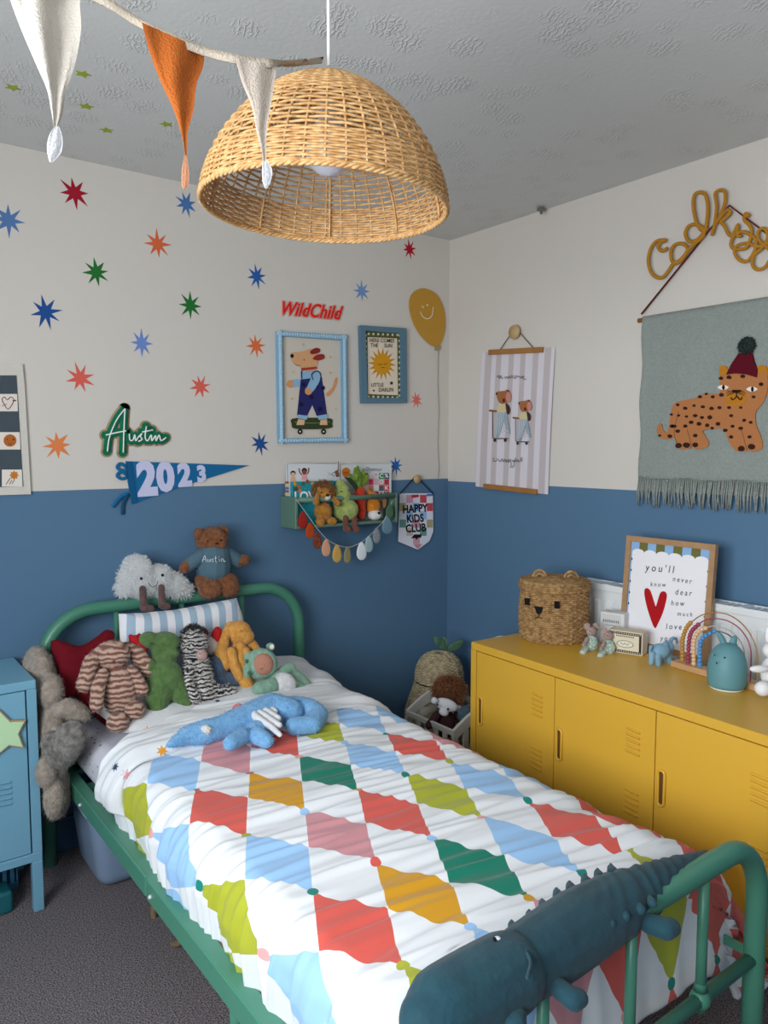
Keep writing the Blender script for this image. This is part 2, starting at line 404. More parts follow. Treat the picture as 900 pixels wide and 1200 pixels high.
mk('leg', [tube([V((-1.80, -1.36, 0)), V((-1.80, -1.36, .345))], .016, m_gf, 10)], bed)
mk('leg', [tube([V((-.96, -1.36, 0)), V((-.96, -1.36, .345))], .016, m_gf, 10)], bed)
# mattress with a dotted sheet
def mk_dots():
    m = bpy.data.materials.new('dotted_sheet'); m.use_nodes = True; nt = m.node_tree; L = nt.links; b = nt.nodes['Principled BSDF']; b.inputs['Roughness'].default_value = .9
    tc = nd(nt, 'ShaderNodeTexCoord'); v = nd(nt, 'ShaderNodeTexVoronoi', Scale=42.0); L.new(tc.outputs['Object'], v.inputs['Vector'])
    g = nd(nt, 'ShaderNodeMath', operation='LESS_THAN'); L.new(v.outputs['Distance'], g.inputs[0]); g.inputs[1].default_value = .16
    mx = nd(nt, 'ShaderNodeMixRGB'); mx.inputs[1].default_value = (*lin('#d9dbe6'), 1); mx.inputs[2].default_value = (*lin('#3a4668'), 1); L.new(g.outputs[0], mx.inputs[0]); L.new(mx.outputs[0], b.inputs['Base Color'])
    return m
m_sheet = mk_dots()
def rounded_block(x0, x1, y0, y1, z0, z1, r, m, n=5):
    vs = []; fs = []; prof = []
    for k in range(n+1): a = pi/2*k/n; prof.append((r*(1-sin(a)) if False else r*(1-cos(pi/2-a)), r*(1-sin(pi/2-a))))
    rings = [(r*(1-sin(pi/2*k/n)), z0+r*(1-cos(pi/2*k/n))) for k in range(n+1)]+[(r*(1-sin(pi/2*(1-k/n))), z1-r*(1-cos(pi/2*(1-k/n)))) for k in range(n+1)]
    def ring(d, z):
        q = []; rr = max(r-d, .001)
        for cx, cy, a0 in ((x1-r, y1-r, 0), (x0+r, y1-r, pi/2), (x0+r, y0+r, pi), (x1-r, y0+r, 1.5*pi)):
            for k in range(n+1): a = a0+pi/2*k/n; q.append(V((cx+rr*cos(a), cy+rr*sin(a), z)))
        return q
    M = 4*(n+1)
    for d, z in rings: vs += ring(d, z)
    for i in range(len(rings)-1):
        for k in range(M): q = (k+1) % M; fs.append((i*M+k, i*M+q, (i+1)*M+q, (i+1)*M+k))
    fs.append(tuple(range(M))[::-1]); fs.append(tuple((len(rings)-1)*M+k for k in range(M)))
    return (vs, fs, m, True)
mk('mattress', [rounded_block(-1.822, -.965, -1.925, -.115, .366, .508, .05, m_sheet)], None, 'mattress in a pale dotted fitted sheet on the green bed frame', 'mattress')
# duvet ------------------------------------------------------------
PITCH, UX0, RY0, RP = .1525, -1.878, -.84, .284
CT = {-2: 'lbmclbb', -1: 'bcygbcm', 0: 'lbmclbb', 1: 'bcygbcm', 2: 'lbmclbb', 3: 'bcygbcc', 4: 'clbmclc', 5: 'bcgbccc', 6: 'lbmgcbc', 7: 'bcygbcm', 8: 'lbmclbb'}
DT = {0: 'ptcpbt', 1: 'tlbytl', 2: 'ptcbpt', 3: 'tlbytl', 4: 'ptcbpt', 5: 'tlbytt', 6: 'ptcbpt'}
PC = {'b': '#98c0e8', 'c': '#d0594f', 'l': '#a6ab30', 'y': '#cc941c', 'g': '#0d7560', 'm': '#c98c93', 't': '#0f8074', 'p': '#e5a29f', 'o': '#e59a2e', 'n': '#2f4a66'}
PL = {k: lin(v) for k, v in PC.items()}
def mk_duvet_mat():
    m = bpy.data.materials.new('duvet_print'); m.use_nodes = True; nt = m.node_tree; L = nt.links; b = nt.nodes['Principled BSDF']
    b.inputs['Roughness'].default_value = .85; b.inputs['Specular IOR Level'].default_value = .2; b.inputs['Sheen Weight'].default_value = .15
    uv = nd(nt, 'ShaderNodeUVMap', uv_map='cloth'); sp = nd(nt, 'ShaderNodeSeparateXYZ'); L.new(uv.outputs[0], sp.inputs[0])
    def ma(op, a, b_=None, c=None):
        n = nd(nt, 'ShaderNodeMath', operation=op)
        for i, x in enumerate((a, b_, c)):
            if x is None: continue
            if isinstance(x, (int, float)): n.inputs[i].default_value = x
            else: L.new(x, n.inputs[i])
        return n.outputs[0]
    def cell(s, off): return ma('ABSOLUTE', ma('SUBTRACT', ma('FRACT', ma('ADD', s, off)), .5))
    du = cell(sp.outputs[0], .5); dv = cell(sp.outputs[1], .5)       # 0 at a diamond's centre, .5 at the cell edge
    md = ma('LESS_THAN', ma('ADD', du, dv), .495)
    ev = cell(sp.outputs[1], 0)                                       # dots sit between the rows
    dd = ma('SQRT', ma('ADD', ma('POWER', ma('MULTIPLY', du, PITCH), 2), ma('POWER', ma('MULTIPLY', ma('SUBTRACT', .0, ev), RP), 2)))
    dm = ma('LESS_THAN', dd, .0115)
    a1 = nd(nt, 'ShaderNodeAttribute', attribute_name='diamond'); a2 = nd(nt, 'ShaderNodeAttribute', attribute_name='dot'); a3 = nd(nt, 'ShaderNodeAttribute', attribute_name='on')
    m1 = nd(nt, 'ShaderNodeMixRGB'); m1.inputs[1].default_value = (*lin('#e0e3e7'), 1); L.new(a1.outputs['Color'], m1.inputs[2]); L.new(ma('MULTIPLY', md, a3.outputs['Fac']), m1.inputs[0])
    m2 = nd(nt, 'ShaderNodeMixRGB'); L.new(m1.outputs[0], m2.inputs[1]); L.new(a2.outputs['Color'], m2.inputs[2]); L.new(ma('MULTIPLY', dm, a3.outputs['Fac']), m2.inputs[0])
    L.new(m2.outputs[0], b.inputs['Base Color'])
    n = nd(nt, 'ShaderNodeTexNoise', Scale=900.0); tc = nd(nt, 'ShaderNodeTexCoord'); L.new(tc.outputs['Object'], n.inputs['Vector'])
    bp = nd(nt, 'ShaderNodeBump', Strength=.12, Distance=.003); L.new(n.outputs['Fac'], bp.inputs['Height']); L.new(bp.outputs['Normal'], b.inputs['Normal'])
    return m
def fold(t, e, s, r):
    """arc length beyond an edge turned down over it: -> position, drop"""
    d = (t-e)*s
    if d <= 0: return t, 0
    if d < r*pi/2: a = d/r; return e+s*r*sin(a), r*(1-cos(a))
    return e+s*(r+.1*(d-r*pi/2)), r+(d-r*pi/2)
def wr(u, v):
    n1 = noise.noise(V((u*3.2+v*1.5, v*24+u*3, 1.3))); n2 = noise.noise(V((u*5, v*50+u*9, 7.7))); n3 = noise.noise(V((u*2.2, v*5, 3.1)))
    w1 = (1-abs(n1)*2.2); amp = .6+.5*noise.noise(V((u*1.6, v*2.1, 9.)))
    return amp*(.016*w1+.007*n2)+.012*n3
def duvet_pos(u, v, zt, lift=0):
    x, d1 = fold(u, -1.765, -1, .066); x2, d2 = fold(u, -1.035, 1, .13)
    y, d3 = fold(v, -1.86, -1, .07)
    if d2: x = x2
    w = wr(u, v)+lift
    side = min(1, (d1+d2+d3)/.08)
    drop = d1+d2+d3
    zmin = .362 if u < -1.4 else .17
    z = zt-drop
    if d1 > .10: x += .25*(d1-.10)
    if d2 > .13: x += .45*(d2-.13)
    if d2: x += .085*max(0, min(1, (-1.45-v)/.4))*min(1, d2/.22)
    z = max(z, zmin+(.005 if u < -1.4 else .02)*noise.noise(V((u*9, v*9, 0))))
    z += w*(1-.5*side)
    x += (-1 if d1 else 1)*w*1.3*side if (d1 or d2) else 0
    y2 = max(y, -1.955)
    if d3: y2 = max(y2+.008*noise.noise(V((u*18, v*3, 2))), -1.962)
    bulge = .018*sin(max(0, min(1, (u+1.85)/.9))*pi)
    return V((x, y2, z+bulge*(1-side)))
def sheetmesh(name, u0, u1, v0, v1, du, dv, zt, mats, lift=0, on=1.0, skew=0):
    nu = int((u1-u0)/du); nv = int(abs(v1-v0)/dv); vs = []; fs = []
    me = bpy.data.meshes.new(name); UVs = []; A = []; D = []
    for j in range(nv+1):
        v = v0+(v1-v0)*j/nv
        for i in range(nu+1):
            u = u0+(u1-u0)*i/nu; v = v0+(v1-v0)*j/nv
            if skew: v -= skew*max(0, min(1, (-1.5-u)/.38))*(1-j/nv)
            vs.append(duvet_pos(u, v, zt, lift if not callable(lift) else lift(u, v)))
            UVs.append(((u-UX0)/PITCH+10, (RY0-v)/RP+10))
            r = max(-2, min(8, round((RY0-v)/RP))); k = max(0, min(6, round((u-UX0)/PITCH)))
            A.append(PL[CT[r][k]]); r = max(0, min(6, math.floor((RY0-v)/RP)));
            s = DT[r]; D.append(PL[s[min(k, len(s)-1)]])
    for j in range(nv):
        for i in range(nu): a = j*(nu+1)+i; fs.append((a, a+nu+1, a+nu+2, a+1))
    org = V(((u0+u1)/2, (v0+v1)/2, zt)); me.from_pydata([p-org for p in vs], [], fs)
    uvl = me.uv_layers.new(name='cloth')
    buf = [c for l in me.loops for c in UVs[l.vertex_index]]; uvl.data.foreach_set('uv', buf)
    for nm, arr in (('diamond', A), ('dot', D)):
        at = me.attributes.new(nm, 'FLOAT_COLOR', 'POINT'); at.data.foreach_set('color', [c for a in arr for c in (*a, 1)])
    at = me.attributes.new('on', 'FLOAT', 'POINT'); at.data.foreach_set('value', [on]*len(vs))
    me.materials.append(mats); me.polygons.foreach_set('use_smooth', [True]*len(fs))
    o = bpy.data.objects.new(name, me); COL.objects.link(o); o.location = org; return o
m_duv = mk_duvet_mat(); m_cotton = fabric('white_cotton', '#e0e2e6')
duvet = sheetmesh('duvet', -1.99, -.62, -.66, -2.15, .0045, .0045, .548, m_duv)
tag(duvet, 'white duvet printed with coloured diamonds and dots on the bed', 'duvet')
sm_ = duvet.modifiers.new('thick', 'SOLIDIFY'); sm_.thickness = .012; sm_.offset = -1
def foldlift(u, v):
    t = (v+.745)/.03; e = min(1, max(0, t)); return .020*sqrt(max(0, 1-(1-e)**2))+.006*noise.noise(V((u*4, v*12, 5)))
fl = sheetmesh('folded_edge', -1.935, -.80, -.49, -.745, .006, .005, .552, m_duv, foldlift, 0.0, .13)
fl.location -= duvet.location; fl.parent = duvet
sm_ = fl.modifiers.new('thick', 'SOLIDIFY'); sm_.thickness = .010; sm_.offset = -1
fl['label'] = 'white turned-back duvet edge with small coloured stars'
# small stars printed on the turned-back edge
for px, py, r, c in ((176, 905, .026, 'o'), (148, 908, .016, 'm'), (135, 899, .014, 'n'), (190, 880, .018, 'o'), (116, 945, .017, 'n'), (218, 890, .016, 'l'), (112, 912, .013, 'l'), (335, 859, .018, 'l'), (230, 893, .012, 'c'),
                     (163, 856, .018, 'o'), (393, 835, .014, 'o'), (250, 884, .012, 'm'), (108, 930, .012, 'o'), (372, 848, .012, 'y')):
    decal(fl, px, py, r, c)
# ================================================================== back wall pieces
def wallthing(name, parts, label, cat, group=None): return mk(name, parts, None, label, cat, group)
STARS = [(87, 226, 17, '#a3142b', 'dark red', 'high beside the hanging white bunting flag', 8), (10, 258, 17, '#5579ad', 'dusty blue', 'at the far left edge of the wall', 0), (218, 239, 13, '#4a74ad', 'mid blue', 'left of the wicker lampshade', 20),
 (185, 286, 15, '#d9683d', 'burnt orange', 'below the tip of the orange bunting flag', 5), (113, 319, 15, '#23702f', 'green', 'upper of the two green ones', 10), (54, 366, 17, '#1f4f92', 'deep blue', 'above a coral one', 15),
 (223, 358, 14, '#23702f', 'green', 'lower of the two green ones', 0), (301, 324, 12, '#2b5ea6', 'bright blue', 'under the wicker lampshade rim', 12), (424, 341, 11, '#7094c4', 'pale blue', 'above the small sun picture', 3),
 (480, 292, 10, '#b5152c', 'bright red', 'above the yellow balloon', 12), (166, 402, 14, '#6e8ccb', 'periwinkle blue', 'in the middle of the white wall', 0), (94, 443, 16, '#dd6355', 'coral', 'right of the grey stitched wall banner', 18),
 (300, 405, 12, '#e06f3f', 'orange', 'just left of the dog picture', 7), (235, 453, 13, '#dd6355', 'coral', 'right of the green name sign', 14), (67, 522, 16, '#e3834c', 'light orange', 'left of the green name sign', 4),
 (305, 520, 12, '#20508f', 'navy blue', 'by the dog picture lower left corner', 9), (488, 469, 9, '#e2706a', 'small coral', 'below the balloon, beside its string', 16), (464, 546, 10, '#2a69ae', 'blue', 'above the checked banner knob', 6)]
for px, py, r, c, cn, where, rot in STARS:
    p = wY(px, py, -.0006); R = r*1.05*(p-CAM).dot(FW)/FPX*1.06
    pts = [(a, b) for a, b in star2(8, R, R*.38, radians(rot))]
    rr = random.Random(px); pts = [(a*(1+.12*rr.uniform(-1, 1)), b*(1+.12*rr.uniform(-1, 1))) for a, b in pts]
    pts = [(a*.95, b) for a, b in pts]
    wallthing('star_sticker', [slab([p+V((a, -.0004, b)) for a, b in pts], [p+V((a, .0006, b)) for a, b in pts], flat(c, .6))], f'{cn} star sticker on the white wall, {where}', 'sticker', 'star stickers on the white wall')
# stitched banner at the left edge
B = Crop(0, 420, 6.667, 'Y', 0)
m_cloth = fabric('banner_cloth', '#d8d3c9'); m_slate = fabric('slate_cloth', '#4b565e')
ban = thing('wall_banner', wY(10, 578, 0), 'off-white cloth wall banner with a slate panel and small stitched pictures at the far left', 'wall hanging')
mk('banner_cloth', [B.poly([(-260, 50), (170, 48), (185, 200), (236, 1060), (-260, 1075)], m_cloth, .012, .002)], ban)
pp = [B.poly([(-240, 135), (122, 135), (140, 420), (175, 1000), (-240, 1010)], m_slate, .014, .012)]
for (a, b_, c, d) in ((-60, 280, 132, 415), (-60, 577, 152, 712), (8, 868, 168, 1000), (-210, 577, -110, 712), (-210, 280, -110, 415)):
    pp.append(B.poly([(a, b_), (c-6, b_), (c, d), (a, d)], flat('#e6ded5'), .0155, .014))
mk('stitched_panel', pp, ban)
h = [(55, 398), (25, 360), (8, 325), (25, 303), (50, 325), (75, 303), (98, 320), (90, 355)]
mk('stitched_picture', [B.line(h, 3.4, flat('#8e2a3c'), .0165, closed=True), B.line([(5, 375), (45, 358)], 2, flat('#222222'), .0175), B.line([(92, 332), (118, 330)], 5, flat('#222222'), .0165)], ban)
mk('stitched_picture', [B.disc(70, 642, 50, 48, flat('#b3672c'), .0165, .0155), B.disc(48, 633, 4, 5, flat('#3a1d12'), .017), B.disc(97, 633, 6, 7, flat('#3a1d12'), .017), B.line([(55, 660), (70, 672), (82, 662)], 2, flat('#3a1d12'), .017)], ban)
sq = [(102+x, 912+y) for x, y in star2(8, 38, 24)]
mk('stitched_picture', [B.poly(sq, flat('#c87a2f'), .0165, .0155)]+[B.line([(x, y), (x-20, y+32)], 2.5, flat('#7d3530'), .0165) for x, y in ((70, 935), (85, 950), (105, 948), (60, 950))], ban)
# name sign
S = Crop(0, 320, 2.8125, 'Y', 0)
ST = [[(350, 588), (357, 540), (380, 485), (408, 447)], [(408, 447), (405, 500), (402, 592)], [(412, 520), (385, 525), (345, 534)],
      [(422, 530), (424, 550), (434, 550), (440, 533), (443, 553), (452, 540), (464, 529), (458, 538), (464, 548), (452, 555)], [(478, 505), (474, 540), (482, 553), (494, 534), (496, 553), (508, 536), (510, 553), (520, 534), (526, 552), (543, 542)], [(464, 524), (498, 518)]]
sign = thing('name_sign', wY(160, 540, 0), 'green layered name sign in looping script above the blue pennant', 'sign')
def strokes(fn, L, w, m, t0, t1):
    out = []
    for l in L: pass
    return out
mk('backing', [q for l in ST for q in [S.line(l, 19, flat('#a5906f'), .004, fr=.12, seg=10)]+S.ends(l, 19, flat('#a5906f'), .004+.0007, .002)], sign)
mk('backing', [q for l in ST for q in [S.line(l, 13.5, flat('#0f6f4f'), .0085, fr=.14, seg=10)]+S.ends(l, 13.5, flat('#0f6f4f'), .0085+.0006, .0065)], sign)
mk('lettering', [S.line(l, 2.4, flat('#f2f6f2'), .0145, fr=.6) for l in ST]+[S.disc(497, 518, 3, 3, flat('#f2f6f2'), .0146, .012)], sign)
# pennant
m_pen = fabric('felt_blue', '#1d6a9c'); m_pl = fabric('felt_lilac', '#cfd0ee')
pen = thing('pennant', wY(165, 590, 0), 'blue felt pennant reading 2023 across the paint line', 'pennant')
mk('felt_triangle', [S.poly([(413, 620), (818, 634), (640, 690), (433, 760), (420, 690)], m_pen, .006, .002), S.poly([(413, 620), (432, 621), (452, 755), (433, 760)], fabric('felt_edge', '#175a88'), .009, .006)], pen)
dg = []
for ch, cx, cy, hh in (('2', 482, 683, 112), ('0', 543, 676, 96), ('2', 606, 669, 76), ('3', 662, 664, 54)):
    dg.append(text(S, ch, cx, cy, hh*1.32, m_pl, .0085, rot=-4, bold=.055, xs=.84 if ch != '0' else .86, t0=.006))
mk('numbers', dg, pen)
for P_ in ([(415, 640), (395, 628), (384, 640), (398, 650), (416, 648)], [(415, 665), (395, 655), (384, 668), (400, 678), (417, 672)]): mk('tie', [S.line(P_, 6, m_pen, .008, fr=.4)], pen)
mk('tie', [S.line([(418, 725), (392, 740), (368, 770)], 7, m_pen, .010, fr=.25)], pen)
mk('tie', [S.line([(420, 728), (404, 760), (402, 795)], 7, fabric('felt_dark', '#1c4f70'), .008, fr=.25)], pen)
# WildChild
W = Crop(300, 320, 3.75, 'Y', 0)
wc = thing('word_sign', wY(362, 376, 0), 'small red layered word sign reading WildChild above the dog picture', 'sign')
tx = lambda b, m, t1, t0: text(W, 'WildChild', 233, 168, 84, m, t1, rot=5, bold=b, shear=.28, sp=1.04, xs=.74, t0=t0)
mk('backing', [tx(.06, flat('#cdbab0'), .004, .001)], wc); mk('backing', [tx(.034, flat('#ef8f84'), .007, .004)], wc)
mk('lettering', [tx(.006, flat('#e51f14'), .010, .007)], wc)
# dog picture
def hframe(name, fn, q, w, mf, depth, label, cat, mb, art, scallop=None):
    t = thing(name, fn((q[0][0]+q[2][0])/2, q[2][1]), label, cat)
    c = (sum(p[0] for p in q)/4, sum(p[1] for p in q)/4)
    i = [(x+(w if x < c[0] else -w), y+(w if y < c[1] else -w)) for x, y in q]
    pts = [fn(x, y, .002) for x, y in q]+[fn(x, y, depth) for x, y in q]+[fn(x, y, depth) for x, y in i]+[fn(x, y, .004) for x, y in i]
    fs = []
    for k in range(4):
        j = (k+1) % 4
        for a in (0, 4, 8): fs.append((a+k, a+j, a+4+j, a+4+k))
    P = [(pts, fs, mf, False)]
    if scallop:
        for k in range(4):
            j = (k+1) % 4; n = scallop[k % 2]
            for s in range(n):
                a = (s+.5)/n; x = q[k][0]*(1-a)+q[j][0]*a; y = q[k][1]*(1-a)+q[j][1]*a; x += (c[0]-x)/abs(c[0]-x)*w*.5 if k % 2 else 0; y += (c[1]-y)/abs(c[1]-y)*w*.5 if k % 2 == 0 else 0
                r = w*.42*(fn(1, 0)-fn(0, 0)).length; P.append(ball(fn(x, y, depth), r, scallop[2], 8, 6))
    mk('frame', P, t)
    mk('picture', [fn.poly(i, mb, .006, .004)]+art, t); return t
o_ = [.0066]
def lay():
    o_[0] += .00025; return o_[0]
A = []
A.append(W.smooth([(132, 485), (150, 470), (200, 468), (205, 495), (160, 503), (140, 500)], flat('#8fb8d4'), lay()))
A.append(W.smooth([(130, 492), (140, 472), (158, 475), (160, 498), (145, 505)], flat('#d99a67'), lay()))
A.append(W.smooth([(303, 530), (330, 505), (342, 468), (352, 458), (354, 478), (340, 515), (315, 542)], flat('#d99a67'), lay()))
A.append(W.poly([(190, 435), (262, 428), (272, 470), (192, 475)], flat('#8fb8d4'), lay()))
A.append(W.poly([(192, 468), (285, 458), (308, 620), (262, 628), (243, 580), (222, 626), (176, 625)], flat('#2a2a66'), lay()))
for x, y, r in ((240, 545, 13), (205, 490, 11), (290, 505, 12), (195, 578, 12), (278, 598, 14), (262, 500, 9)): A.append(W.poly([(x+a, y+b) for a, b in star2(6, r, r*.6)], flat('#161640'), lay()))
A.append(W.line([(197, 465), (196, 430)], 3, flat('#2a2a66'), .0085)); A.append(W.line([(245, 470), (240, 445), (258, 432), (276, 440), (280, 465)], 2.5, flat('#2a2a66'), .0105))
A.append(W.smooth([(250, 440), (275, 445), (272, 480), (240, 525), (215, 520), (222, 495)], flat('#8fb8d4'), lay()))
A.append(W.smooth([(215, 505), (238, 515), (238, 530), (222, 536), (210, 525)], flat('#d99a67'), lay()))
A.append(W.smooth([(150, 352), (200, 345), (235, 335), (262, 360), (262, 410), (235, 432), (200, 425), (190, 412), (165, 402), (150, 380)], flat('#d9a477'), lay()))
A.append(W.disc(153, 365, 8, 9, flat('#1a1a22'), lay())); A.append(W.disc(206, 382, 2.5, 4, flat('#8a4a30'), lay())); A.append(W.line([(165, 400), (178, 408), (190, 406)], 1.2, flat('#8a4a30'), .0105))
A.append(W.smooth([(232, 345), (255, 330), (275, 335), (272, 350), (240, 358)], flat('#8c2b26'), lay())); A.append(W.smooth([(243, 378), (262, 360), (290, 358), (295, 375), (270, 385)], flat('#96302a'), lay()))
A.append(W.poly([(192, 418), (262, 412), (263, 422), (194, 430)], flat('#b03a30'), lay()))
A.append(W.smooth([(150, 662), (155, 640), (240, 636), (322, 640), (328, 662), (315, 683), (170, 685)], flat('#37432a'), lay()))
for x in (187, 290): A.append(W.disc(x, 697, 11, 12, flat('#20201c'), lay())); A.append(W.disc(x, 697, 4, 4, flat('#d8d4c8'), lay()))
A.append(W.line([(165, 655), (240, 660), (318, 655)], 1.2, flat('#8d9a5a'), .0115))
A.append(W.poly([(178, 622), (222, 628), (216, 645), (175, 638)], flat('#8fb8d4'), lay())); A.append(W.poly([(262, 628), (308, 620), (306, 640), (268, 646)], flat('#8fb8d4'), lay()))
A.append(W.poly([(178, 642), (208, 645), (204, 668), (170, 668)], flat('#e0b48c'), lay())); A.append(W.poly([(276, 646), (304, 642), (306, 668), (272, 668)], flat('#e0b48c'), lay()))
for x, y, c in ((199, 315, '#b6b79a'), (318, 370, '#c9c27a'), (150, 553, '#d7b53e'), (343, 597, '#cfc27e'), (317, 440, '#d0b070'), (152, 435, '#c8c4a8')): A.append(W.poly([(x+a, y+b) for a, b in star2(6, 7, 3)], flat(c), lay()))
hframe('framed_dog_picture', W, [(84, 257), (388, 275), (393, 744), (92, 748)], 22, fabric('frame_pale_blue', '#84aec9'), .02, 'pale blue beaded frame with a dog in dungarees riding a skateboard', 'picture', flat('#d3cabd'), A, (26, 42, fabric('frame_bead', '#a9cbe0')))
# sun picture
o_[0] = .0066; A = [W.poly([(486, 282), (616, 288), (620, 537), (488, 532)], flat('#e6d9c4'), lay())]
rays = []
for i in range(16):
    a = 2*pi*i/16; rays += [(550+62*cos(a+.08)*1.0, 400+74*sin(a+.08)), (550+34*cos(a+.24), 400+40*sin(a+.24))]
A += [W.poly(rays, flat('#cf8e1c'), lay()), W.disc(550, 400, 38, 44, flat('#d9991f'), lay())]
A += [W.line([(533, 400), (540, 405), (547, 400)], 1, flat('#4a2a10'), .009), W.line([(556, 398), (563, 403), (570, 397)], 1, flat('#4a2a10'), .009), W.line([(545, 414), (552, 417), (560, 412)], 1, flat('#4a2a10'), .009)]
for s_, x, y, r in (('HERE COMES', 548, 298, 5), ('THE     SUN', 546, 320, 4), ('LITTLE', 528, 493, -2), ('DARLIN', 566, 514, -3)): A.append(text(W, s_, x, y, 24, flat('#5a3a2a'), .0092, rot=r*.3, bold=.01, xs=.78))
A += [W.poly([(590+a, 484+b) for a, b in star2(6, 9, 5)], flat('#4a1f2a'), .0093), W.poly([(512+a, 517+b) for a, b in star2(6, 6, 3)], flat('#4a1f2a'), .0093)]
for k in range(12):
    for x0_, x1_ in ((478, 479), (625, 627)): y = 275+k*24; A.append(W.disc(x0_ if x0_ < 500 else x0_, y, 5, 6, flat('#cfd3b0'), .0085, n=6))
for k in range(7):
    for y in (268, 543): A.append(W.disc(490+k*21, y+k*.8, 5.5, 6, flat('#cfd3b0'), .0085, n=6))
hframe('framed_sun_picture', W, [(446, 232), (649, 245), (652, 572), (455, 573)], 23, paint('frame_blue', '#55788c', .5), .022, 'small blue frame with a yellow sun and HERE COMES THE SUN lettering', 'picture', flat('#5b5c35'), A)
# balloon
bal = thing('balloon_decoration', wY(513, 560, 0), 'flat yellow oval balloon with a smiling face and a white cord', 'wall decoration')
m_bal = paint('balloon_yellow', '#c18f2c', .6); o_[0] = .004
pts = [(735, 68), (790, 95), (822, 160), (828, 235), (815, 295), (795, 322), (760, 312), (715, 265), (682, 200), (671, 130), (690, 85)]
mk('balloon', [W.smooth(pts, m_bal, .007, .001, 6), W.smooth([(788, 318), (805, 320), (803, 338), (784, 338)], paint('wood_bead', '#a88f63', .6), .010, .001)], bal)
mk('face', [W.line([(717, 172), (728, 192), (748, 202), (768, 188), (774, 150)], 2, flat('#f3e9cf'), .0085), W.line([(726, 146), (731, 154)], 3, flat('#f3e9cf'), .0085), W.line([(746, 138), (751, 146)], 3, flat('#f3e9cf'), .0085)], bal)
mk('cord', [tube([wY(x, y, -.004) for x, y in ((514, 409), (513, 450), (514.5, 480), (513, 520), (514.5, 545), (513.5, 560))], .0016, fabric('cord_grey', '#a8a6a0'), 5)], bal)
# checked banner on a knob
K = Crop(420, 530, 8, 'Y', 0)
cb = thing('checked_banner', wY(485, 643, 0), 'small checked cloth banner reading HAPPY KIDS CLUB hanging from a wooden knob', 'wall hanging')
out = [(375, 388), (685, 385), (690, 740), (655, 830), (545, 912), (360, 835)]
P_ = [K.poly(out, flat('#e7e6f0'), .010, .004)]; cc = ['#c8505a', '#d8a2ad', '#86aee0', '#b5a780', '#6f9c93', '#d8a2ad', '#9ec3ea', '#c9bfae']
rng = random.Random(4)
def inside(x, y, poly):
    r = False; n = len(poly)
    for i in range(n):
        x1, y1 = poly[i]; x2, y2 = poly[i-1]
        if (y1 > y) != (y2 > y) and x < (x2-x1)*(y-y1)/(y2-y1)+x1: r = not r
    return r
for i in range(5):
    for j in range(7):
        if (i+j) % 2 == 0: continue
        x = 372+i*64; y = 398+j*77; q = [(x, y), (x+62, y), (x+62, y+75), (x, y+75)]
        q = [(min(max(a, 368), 684), b) for a, b in q]
        if all(inside(a, b, [(360, 380), (695, 380), (696, 745), (660, 835), (545, 918), (350, 842)]) for a, b in q): P_.append(K.poly(q, flat(rng.choice(cc)), .0105, None))
P_ += [K.poly([(485, 398), (555, 396), (552, 420), (485, 428)], flat('#b8323f'), .0106), K.poly([(500, 862), (585, 858), (545, 908)], flat('#d08a9c'), .0106), K.poly([(625, 390), (684, 388), (684, 408), (628, 412)], flat('#5579c9'), .0106)]
for s_, x, y in (('HAPPY', 517, 530), ('KiDS', 518, 622), ('CLUB', 524, 712)): P_.append(text(K, s_, x, y, 102, flat('#16161c'), .0112, rot=-4, bold=.034, xs=.76))
P_.append(K.poly([(510, 768), (578, 768), (575, 798), (545, 800), (530, 822), (520, 802), (478, 806)], flat('#16161c'), .0112))
mk('cloth', P_, cb)
mk('edging', [K.line(out[1:]+[out[0]], 4, flat('#1c2c3c'), .008, fr=.8, sm=False), K.line([out[0], out[1]], 4, flat('#c9cfdd'), .008, fr=.8, sm=False)], cb)
mk('cord', [K.line([(375, 388), (485, 262), (520, 232), (565, 262), (685, 388)], 4.5, flat('#1b2733'), .012, fr=1, sm=False)], cb)
m_knob = mat('beech', '#c7a878', rough=.5, var=.12, vscale=40)
def knob(name, p, n, r, parent=None, label=None, cat=None):
    a = n.orthogonal().normalized(); b = n.cross(a)
    return mk(name, [lathe([(0, 0), (r*.6, 0), (r*.6, .012), (r*.95, .016), (r, .020), (r*.95, .026), (0, .028)], p, m_knob, 24, a, b, n)], parent, label, cat)
knob('knob', K(525, 250, 0), V((0, -1, 0)), .020, None, 'round wooden wall knob that holds up the checked banner', 'wall knob')
# ------------------------------------------------------------------ shelf and what is on it
m_sg = paint('shelf_green', '#5d7c6b', .5)
sh = thing('wall_shelf', (-.66, -.06, 1.10), 'narrow sage green wall shelf with a front rail holding books and toys', 'shelf')
SX0, SX1, SZ = -.925, -.405, 1.098
mk('side_panel', [box((SX0, -.003, SZ), (SX0+.012, -.125, SZ+.128), m_sg, .002)], sh); mk('side_panel', [box((SX1-.012, -.003, SZ), (SX1, -.125, SZ+.128), m_sg, .002)], sh)
mk('bottom', [box((SX0+.012, -.003, SZ), (SX1-.012, -.125, SZ+.012), m_sg, .002)], sh)
mk('back_panel', [box((SX0+.012, -.003, SZ+.012), (SX1-.012, -.008, SZ+.06), m_sg)], sh)
mk('front_rail', [tube([V((SX0+.012, -.115, SZ+.116)), V((SX1-.012, -.115, SZ+.116))], .011, m_sg, 12)], sh)
ZT = SZ+.012
